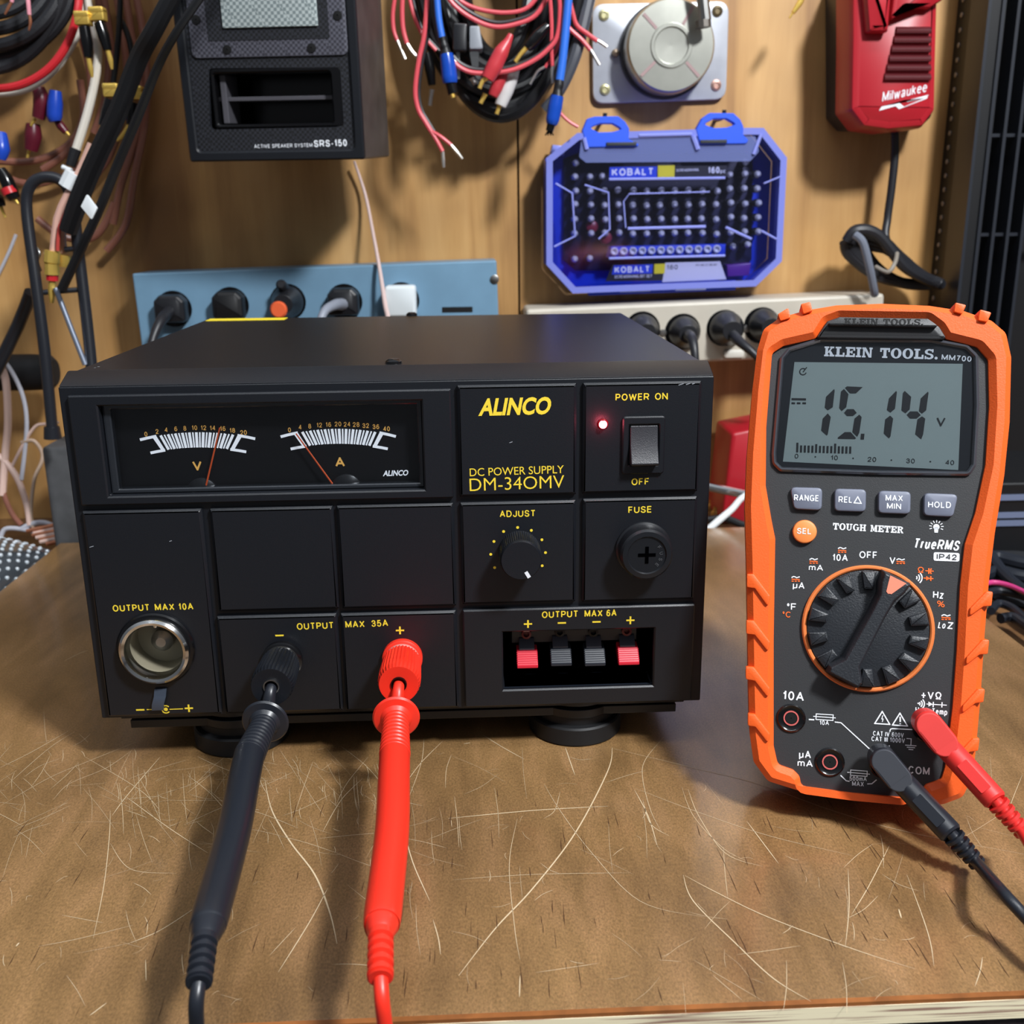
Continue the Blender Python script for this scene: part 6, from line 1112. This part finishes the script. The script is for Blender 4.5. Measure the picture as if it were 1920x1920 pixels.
# ---------------------------------------------------------------- loose wires on the bench ledge, left
CLR = mat('clear copper twin wire', 'd9b9ac', 0.3, coat=0.4); GRW = mat('pale grey wire', 'b9bac4', 0.4)
for lb, m_, pts, r in (('pale grey wire arching down in front of the grey clamp base', GRW, [(-10, 660), (18, 690), (42, 740), (50, 790), (46, 850), (40, 900)], 4), ('pink copper wire hanging straight at the photo edge', CLR, [(-8, 668), (10, 710), (15, 790), (10, 850), (4, 930)], 7),
    ('pink copper wire leaning over the clamp base foot', CLR, [(-10, 850), (10, 866), (32, 896), (50, 945), (56, 985)], 6), ('tan wire looping over the corner of the clamp base', mat('tan wire', 'b39a86', 0.4), [(40, 830), (62, 826), (78, 846), (78, 866), (64, 900), (58, 960), (62, 990)], 3.5),
    ('thin copper wire running behind the tube foot', CLR, [(20, 880), (44, 832), (66, 800), (86, 795), (110, 792)], 3), ('grey wire curling on the ledge by the bubble wrap', GRW, [(0, 1010), (10, 992), (40, 992), (80, 1000), (110, 1000), (140, 988)], 4.5),
    ('grey wire arched above the curled one on the ledge', GRW, [(40, 992), (60, 982), (84, 980), (108, 990)], 5), ('bronze wire at the bottom edge of the clamp base', BRN, [(0, 900), (10, 935), (24, 965), (40, 985)], 5), ('thin white wire drooping on the plywood at the photo edge', GRW, [(30, 440), (18, 470), (4, 500), (-6, 520)], 3)):
    yy = 0.375 if max(p[1] for p in pts) > 600 else 0.44
    wires('loose_wire', lb, 'wire', [('wire', m_, [(x, y, yy-0.00012*max(0, y-850), r) for x, y in pts])])
for i in range(7):
    y = 990+i*4; x0 = 58+i*5+rs2.uniform(-8, 8)
    wires('copper_wire', 'copper strand in the sheaf lying beside the bubble wrap', 'wire', [('strand', CLR if i % 2 else CPR, [(x0, y+6, 0.345-i*0.001, 4), (x0+30, y, 0.345-i*0.001, 4.5), (x0+62, y-8+i, 0.346-i*0.001, 3.5)])], group='copper wires beside the bubble wrap')
# bubble wrap: a bulging sheet with domes
t = thing('bubble_wrap', 'clear bubble wrap bundle on the ledge at the left edge of the board', 'bubble wrap', at_z(30, 1040, -0.035)); mb = MB(); n = 16; G = []
for i in range(n+1):
    row = []
    for j in range(n+1):
        u, v = i/n, j/n; x = BX0-0.075+0.073*u; y = 0.20+0.125*v; row.append((x, y, -0.036+0.034*math.sin(math.pi*min(1, 0.1+u*0.9))**0.5*math.sin(math.pi*(0.12+0.76*v))+rs2.uniform(-0.001, 0.001)))
    G.append(mb.vs(row))
for i in range(n):
    for j in range(n): mb.f([G[i][j], G[i+1][j], G[i+1][j+1], G[i][j+1]])
mb.build('film', mat('grey plastic film', '3c4248', 0.2, coat=0.6), t); mb = MB()
for i in range(1, n):
    for j in range(1, n):
        u, v = (i+(j % 2)*0.5)/n, j/n; x = BX0-0.075+0.073*u; y = 0.20+0.125*v; z = -0.036+0.034*math.sin(math.pi*min(1, 0.1+u*0.9))**0.5*math.sin(math.pi*(0.12+0.76*v)); mb.ball((x, y, z), 0.0015, n=10)
o = mb.build('bubbles', mat('clear bubble', 'c9d3da', 0.08, coat=1.0), t); o['kind'] = 'stuff'

# ---------------------------------------------------------------- middle cable bundle
arcs('coiled_cable', 'black cable coil hanging between the speaker and the silver plate', BKC, 935, -60, [(150, 258, 0, 0), (140, 268, 6, 0), (128, 278, 4, 0), (116, 262, -6, 0), (104, 240, 10, 0), (150, 240, 4, -6), (92, 215, -12, 0), (80, 190, 14, 0), (64, 160, -4, 6), (128, 236, -10, 0), (112, 214, 8, 0), (96, 186, -6, 4), (76, 240, 6, 0)], 0.405, 13)
GYC = mat('dark grey cable', '4a4d55', 0.4)
wires('grey_cable', 'dark grey flat cable on the side of the coil facing the silver plate', 'cable', [('cable', GYC, [(1110, -30, 0.40, 13), (1092, 50, 0.398, 13), (1076, 110, 0.396, 12), (1050, 170, 0.397, 10), (1020, 205, 0.40, 9)])])
ZR = mat('red zip wire', 'd8505a', 0.38); ZK = mat('black zip wire', '2a2528', 0.38)
def zipw(label, pts, y, tips=(), r=4.0, dark=True, off=(6, 1)):
    parts = [('red_wire', ZR, [(a, b, y, r) for a, b in pts])]
    if dark: parts.append(('black_wire', ZK, [(a+off[0], b+off[1], y+0.002, r*0.9) for a, b in pts]))
    for tp in tips: parts.append(('tinned_tip', TIN, [(a, b, y, r*0.75) for a, b in tp]))
    return wires('zip_wire', label, 'wire', parts, seg=8)
zipw('short red wire with bare tip, nearest the speaker', [(745, -25), (737, 20), (738, 55), (745, 76)], 0.385, [[(745, 75), (752, 92), (760, 111)]], dark=False)
zipw('second short red wire with bare tip beside the speaker', [(756, -25), (754, 20), (756, 55), (763, 82)], 0.38, [[(763, 81), (774, 98), (789, 113)]], 4.5, dark=False)
zipw('short red wire ending against the blue connector', [(764, -20), (776, 30), (792, 65), (806, 82), (818, 95)], 0.392, r=3.6)
zipw('long red and black wire hanging lowest with two bare ends', [(802, -25), (796, 60), (786, 110), (780, 150), (779, 180), (785, 207), (797, 228), (808, 246)], 0.375, r=4.6)
t = [o for o in bpy.data.objects if o.get('label', '').startswith('long red and black')][0]
for pn, m_, pts in (('red_wire', ZR, [(808, 246, .375, 4), (818, 262, .375, 4), (830, 284, .375, 4)]), ('red_wire', ZR, [(808, 246, .375, 3.6), (826, 256, .374, 3.6), (846, 272, .374, 3.6)]), ('tinned_tip', TIN, [(830, 284, .375, 3.2), (831, 300, .375, 3.6), (832, 314, .375, 2.5)]), ('tinned_tip', TIN, [(846, 272, .374, 3.2), (857, 285, .374, 3.6), (867, 298, .374, 2.5)])):
    P, D = px3(pts); mb = MB(); mb.tube(P, [p[3]*d for p, d in zip(pts, D)], 8, 4); mb.build(pn, m_, t)
zipw('red and black wire swagging across the top of the black coil', [(828, -25), (850, 8), (884, 34), (925, 50), (965, 46), (1005, 28), (1034, -20)], 0.38, r=4.4, off=(2, -8))
zipw('red wire swagging just below the first across the coil', [(845, -25), (864, 2), (900, 18), (950, 24), (990, 14), (1020, -25)], 0.386, r=4.2, dark=False)
zipw('pink red wire swagging lowest across the red plug', [(848, 112), (862, 126), (886, 136), (925, 137), (965, 130), (1000, 114), (1024, 96), (1044, 70), (1050, 20), (1046, -25)], 0.368, [[(850, 112), (858, 122)]], 4.4, off=(2, -7))
zipw('red wire dropping along the blue cable with one bare tip', [(1030, -25), (1034, 40), (1034, 95), (1036, 124)], 0.372, [[(1036, 123), (1035, 140), (1036, 156)]], 3.8, dark=False)
zipw('dark wire with bare tip bent beside the red dropping wire', [(1050, 70), (1040, 100), (1022, 126)], 0.376, [[(1022, 125), (1008, 134), (994, 158)]], 3.2)
zipw('red wire reaching its bare end to the silver plate, upper of two', [(1066, -10), (1074, 25), (1082, 48), (1102, 64), (1120, 77)], 0.39, [[(1120, 76), (1130, 82), (1138, 88)]], 4.2, dark=False)
zipw('pink red wire reaching its bare end to the silver plate, lower of two', [(1058, 40), (1070, 56), (1090, 74), (1107, 94)], 0.39, [[(1107, 93), (1116, 108), (1124, 122)]], 4.2, dark=False)
zipw('short red wire poking out beneath the lower blue connector', [(1046, 205), (1056, 218), (1070, 230), (1084, 238)], 0.40, r=3.0, dark=False)
BCB = mat('bright blue cable', '2f6fd8', 0.4); BST = mat('black ribbed strain relief', '17181b', 0.45); DBL = mat('deep blue connector', '1648b0', 0.22)
def bluecon(label, cab, strain, body, tip, y):
    w = wires('blue_connector', label, 'connector', [('cable', BCB, [(*p, y, r) for *p, r in cab]), ('strain_relief', BST, [(*p, y, r) for *p, r in strain]), ('connector_body', DBL, [(*p, y, r) for *p, r in body]), ('black_end', BLG, [(*p, y, r) for *p, r in tip])], seg=16); return w
w = bluecon('bright blue connector and cable on the speaker side of the coil', [(818, -30, 6), (822, 30, 6.5), (829, 72, 6.5)], [(829, 70, 7.5), (831, 78, 7), (833, 86, 8.5), (835, 92, 8), (837, 103, 11)], [(837, 101, 12), (840, 120, 14), (843, 146, 15), (844, 156, 13)], [(844, 154, 10), (850, 176, 10)], 0.365)
P, D = px3([(848, 176, 0.363), (850, 183, 0.363)]); mb = MB(); mb.tube(P, 4*D[0], 10, 1); mb.build('gold_pin', GLD, w)
w = bluecon('bright blue connector and cable hanging lowest near the bit case', [(1068, -30, 8), (1062, 40, 8), (1055, 110, 8), (1049, 152, 8)], [(1049, 150, 8), (1048, 160, 9), (1046, 168, 8.5), (1045, 182, 11)], [(1045, 180, 12), (1041, 200, 13.5), (1036, 225, 12.5), (1034, 234, 9)], [(1034, 232, 8), (1030, 246, 7)], 0.365)
for x in (1022, 1027, 1033, 1038): P, D = px3([(1030, 243, 0.366), (x, 254, 0.366)]); mb = MB(); mb.tube(P, [2.4*D[0], 1.2*D[0]], 6, 1); mb.build('bristle_tip', BLG, w)
w = wires('power_plug', 'black mains plug with two flat prongs in the middle of the coil', 'plug', [('cord', BKC, [(872, -20, 0.385, 8), (868, 20, 0.38, 9), (866, 44, 0.375, 10)])])
def boxpart(name, m_, quad, y, d, par, ch=0.001):
    F2 = Fr((0, y, 0), (1, 0, 0), (0, 0, 1), (0, -1, 0)); mb = MB(); mb.prism(F2, rnd([F2.hit(*p) for p in quad], 0.0015, 3), -d, 0, ch); return mb.build(name, m_, par)
t = thing('power_plug', 'black mains plug with long flat prong beside the left blue connector', 'plug', at_y(862, 66, 0.368)); bpy.data.objects.remove(w)
boxpart('plug_body', PLB, [(850, 42), (876, 44), (875, 96), (849, 94)], 0.366, 0.02, t); boxpart('prong', STL, [(855, 96), (862, 96), (863, 148), (857, 148)], 0.372, 0.0014, t, 0)
t = thing('power_plug', 'grey mains plug with a short broad prong next to the black plug', 'plug', at_y(893, 70, 0.37))
boxpart('plug_body', mat('grey plug plastic', '8f949c', 0.4), [(880, 48), (899, 48), (906, 92), (880, 92)], 0.368, 0.02, t); boxpart('prong', CHR, [(880, 96), (898, 96), (897, 130), (886, 130)], 0.374, 0.0014, t, 0)
def rca(label, pts, rr_, m_, tip, y, nm='audio_plug', tm=GLD):
    return wires(nm, label, 'connector', [('plug_body', m_, [(*p, y, r) for p, r in zip(pts, rr_)]), ('plug_tip', tm, [(*p, y, r) for p, r in zip(tip, (5, 4, 4))])], seg=18)
rca('large tapered red plug hanging in the middle of the coil', [(958, 64), (952, 78), (940, 98), (926, 126), (914, 148)], [5, 8, 14, 15, 12], mat('red plug plastic', 'c43a42', 0.35), [(913, 146), (905, 152), (899, 166)], 0.364)
rca('smaller red plug tucked behind the large red one', [(945, 130), (938, 148), (930, 166), (924, 180)], [10, 12, 12, 9], MATS['red plug plastic'], [(910, 176), (905, 186), (901, 194)], 0.376)
rca('white plug with gold tip hanging beside the red plugs', [(966, 128), (958, 148), (948, 172), (938, 198)], [9, 13, 14, 11], mat('warm white plug', 'd5d3d2', 0.4), [(937, 196), (934, 206), (931, 214)], 0.38)
rca('black plug with upward slanting gold pin in the coil', [(1028, 48), (1012, 64), (998, 80), (988, 90)], [7, 11, 11, 8], BLG, [(987, 90), (976, 102), (966, 116)], 0.372)
rca('small steel tipped plug peeking out below the grey prong', [(876, 128), (880, 138), (884, 146)], [7, 8, 6], BLG, [(884, 146), (888, 152), (891, 158)], 0.378, tm=TIN)
rca('thin black plug with bare tip behind the left blue connector', [(800, 100), (806, 130), (810, 160)], [9, 10, 7], BLG, [(810, 168), (808, 182), (806, 198)], 0.395, tm=TIN)

# ---------------------------------------------------------------- between power supply and meter, and far right
t = thing('red_tool_box', 'red plastic box standing on the ledge between the power supply and the meter', 'box', at_y(1395, 905, 0.40)); F2 = Fr((0, 0.385, 0), (1, 0, 0), (0, 0, 1), (0, -1, 0))
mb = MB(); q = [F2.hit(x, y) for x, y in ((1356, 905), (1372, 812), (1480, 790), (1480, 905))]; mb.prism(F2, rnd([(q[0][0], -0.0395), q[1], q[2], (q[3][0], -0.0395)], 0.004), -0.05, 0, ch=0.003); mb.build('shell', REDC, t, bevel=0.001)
wires('chrome_bar', 'shiny chrome bar lying across the ledge behind the meter', 'bar', [('bar', CHR, [(1325, 912, 0.352, 8), (1362, 920, 0.352, 8), (1440, 936, 0.352, 8)])], sub=1)
wires('white_cable', 'white cable sloping down to the board beside the power supply', 'cord', [('cord', mat('white cord jacket', 'dfe3e4', 0.4), [(1440, 915, 0.34, 6), (1396, 930, 0.335, 6), (1372, 955, 0.33, 6.5), (1345, 978, 0.325, 7), (1318, 1002, 0.322, 7)])])
for i, (x, y) in enumerate(((1336, 948), (1352, 942), (1366, 956), (1384, 948), (1344, 962), (1390, 962))):
    p = at_z(x, y, -0.036); mb = MB(); mb.lathe((p.x, p.y, -0.0398), (0, 0, 1), [(0.0045, 0), (0.005, 0.002), (0.005, 0.005), (0.0032, 0.0062), (0.0032, 0.009)], 14)
    tag(mb.build('brass_fitting', mat('brass', 'bfa266', 0.3, 0.9)), 'small brass fitting in the heap under the chrome bar', 'fitting', 'brass fittings under the chrome bar')
wires('black_cable', 'black cable coiled low on the ledge beside the white cord', 'cable', [('cable', BKC, [(1325, 975, 0.345, 7), (1360, 972, 0.348, 7), (1400, 985, 0.345, 7), (1440, 975, 0.348, 7)])])
t = thing('amplifier', 'black component box with grey bars behind the right edge of the meter', 'amplifier', at_y(1900, 960, 0.285)); F2 = Fr((0, 0.285, 0), (1, 0, 0), (0, 0, 1), (0, -1, 0)); A, B = F2.hit(1850, 900), F2.hit(2080, 900)
mb = MB(); mb.box((0.345, 0.285, -0.0395), (B[0], 0.385, F2.hit(1900, 905)[1])); mb.build('case', RM, t, bevel=0.002)
for y in (932, 965, 980): v = F2.hit(1900, y)[1]; mb = MB(); mb.box((0.349, 0.2835, v-0.002), (B[0]-0.004, 0.286, v+0.002)); mb.build('trim_bar', mat('blue grey trim', '6b7590', 0.35), t)
def low(pts, r, z): return [(x, y, at_z(x, y, z).y, r) for x, y in pts]
wires('pink_cable', 'magenta pink cable arching over black cables beside the meter', 'cable', [('cable', mat('magenta jacket', 'c23a78', 0.35), low([(1836, 1098), (1860, 1092), (1890, 1097), (1925, 1112), (1985, 1142)], 5, -0.010))])
BBJ = mat('bluish black jacket', '1d2129', 0.35)
for lb, pts, r, z in (('black cable loop lying lowest beside the board edge', [(1858, 1146), (1872, 1132), (1898, 1140), (1930, 1166), (1990, 1200)], 8, -0.032), ('black cable loop under the magenta cable', [(1842, 1116), (1870, 1108), (1905, 1114), (1945, 1128), (2000, 1150)], 8, -0.031),
    ('thick black cable piled against the black component box', [(1840, 1052), (1870, 1046), (1915, 1056), (1990, 1070)], 14, -0.026), ('black cable crossing the pile close to the meter', [(1838, 1018), (1862, 1050), (1890, 1084), (1925, 1108), (1980, 1120)], 11, -0.024),
    ('grey black cable topping the pile behind the meter', [(1838, 1082), (1872, 1072), (1910, 1080), (1980, 1092)], 13, -0.026), ('black cable end curled nearest the board corner', [(1876, 1160), (1900, 1158), (1930, 1178), (1985, 1215)], 10, -0.030)):
    wires('black_cable', lb, 'cable', [('cable', BBJ, low(pts, r, z))])
t = thing('cable_pouch', 'soft black pouch lying under the cables beside the board', 'pouch', at_z(1900, 1110, -0.0395)); mb = MB(); c = at_z(1935, 1080, -0.036)
mb.ball((c.x, c.y, -0.0385), 0.05, (1.0, 1.25, 0.16), 20); mb.build('pouch', mat('black fabric', '1b1d22', 0.8), t)
for o in bpy.data.objects:
    if '_o' in o: del o['_o']
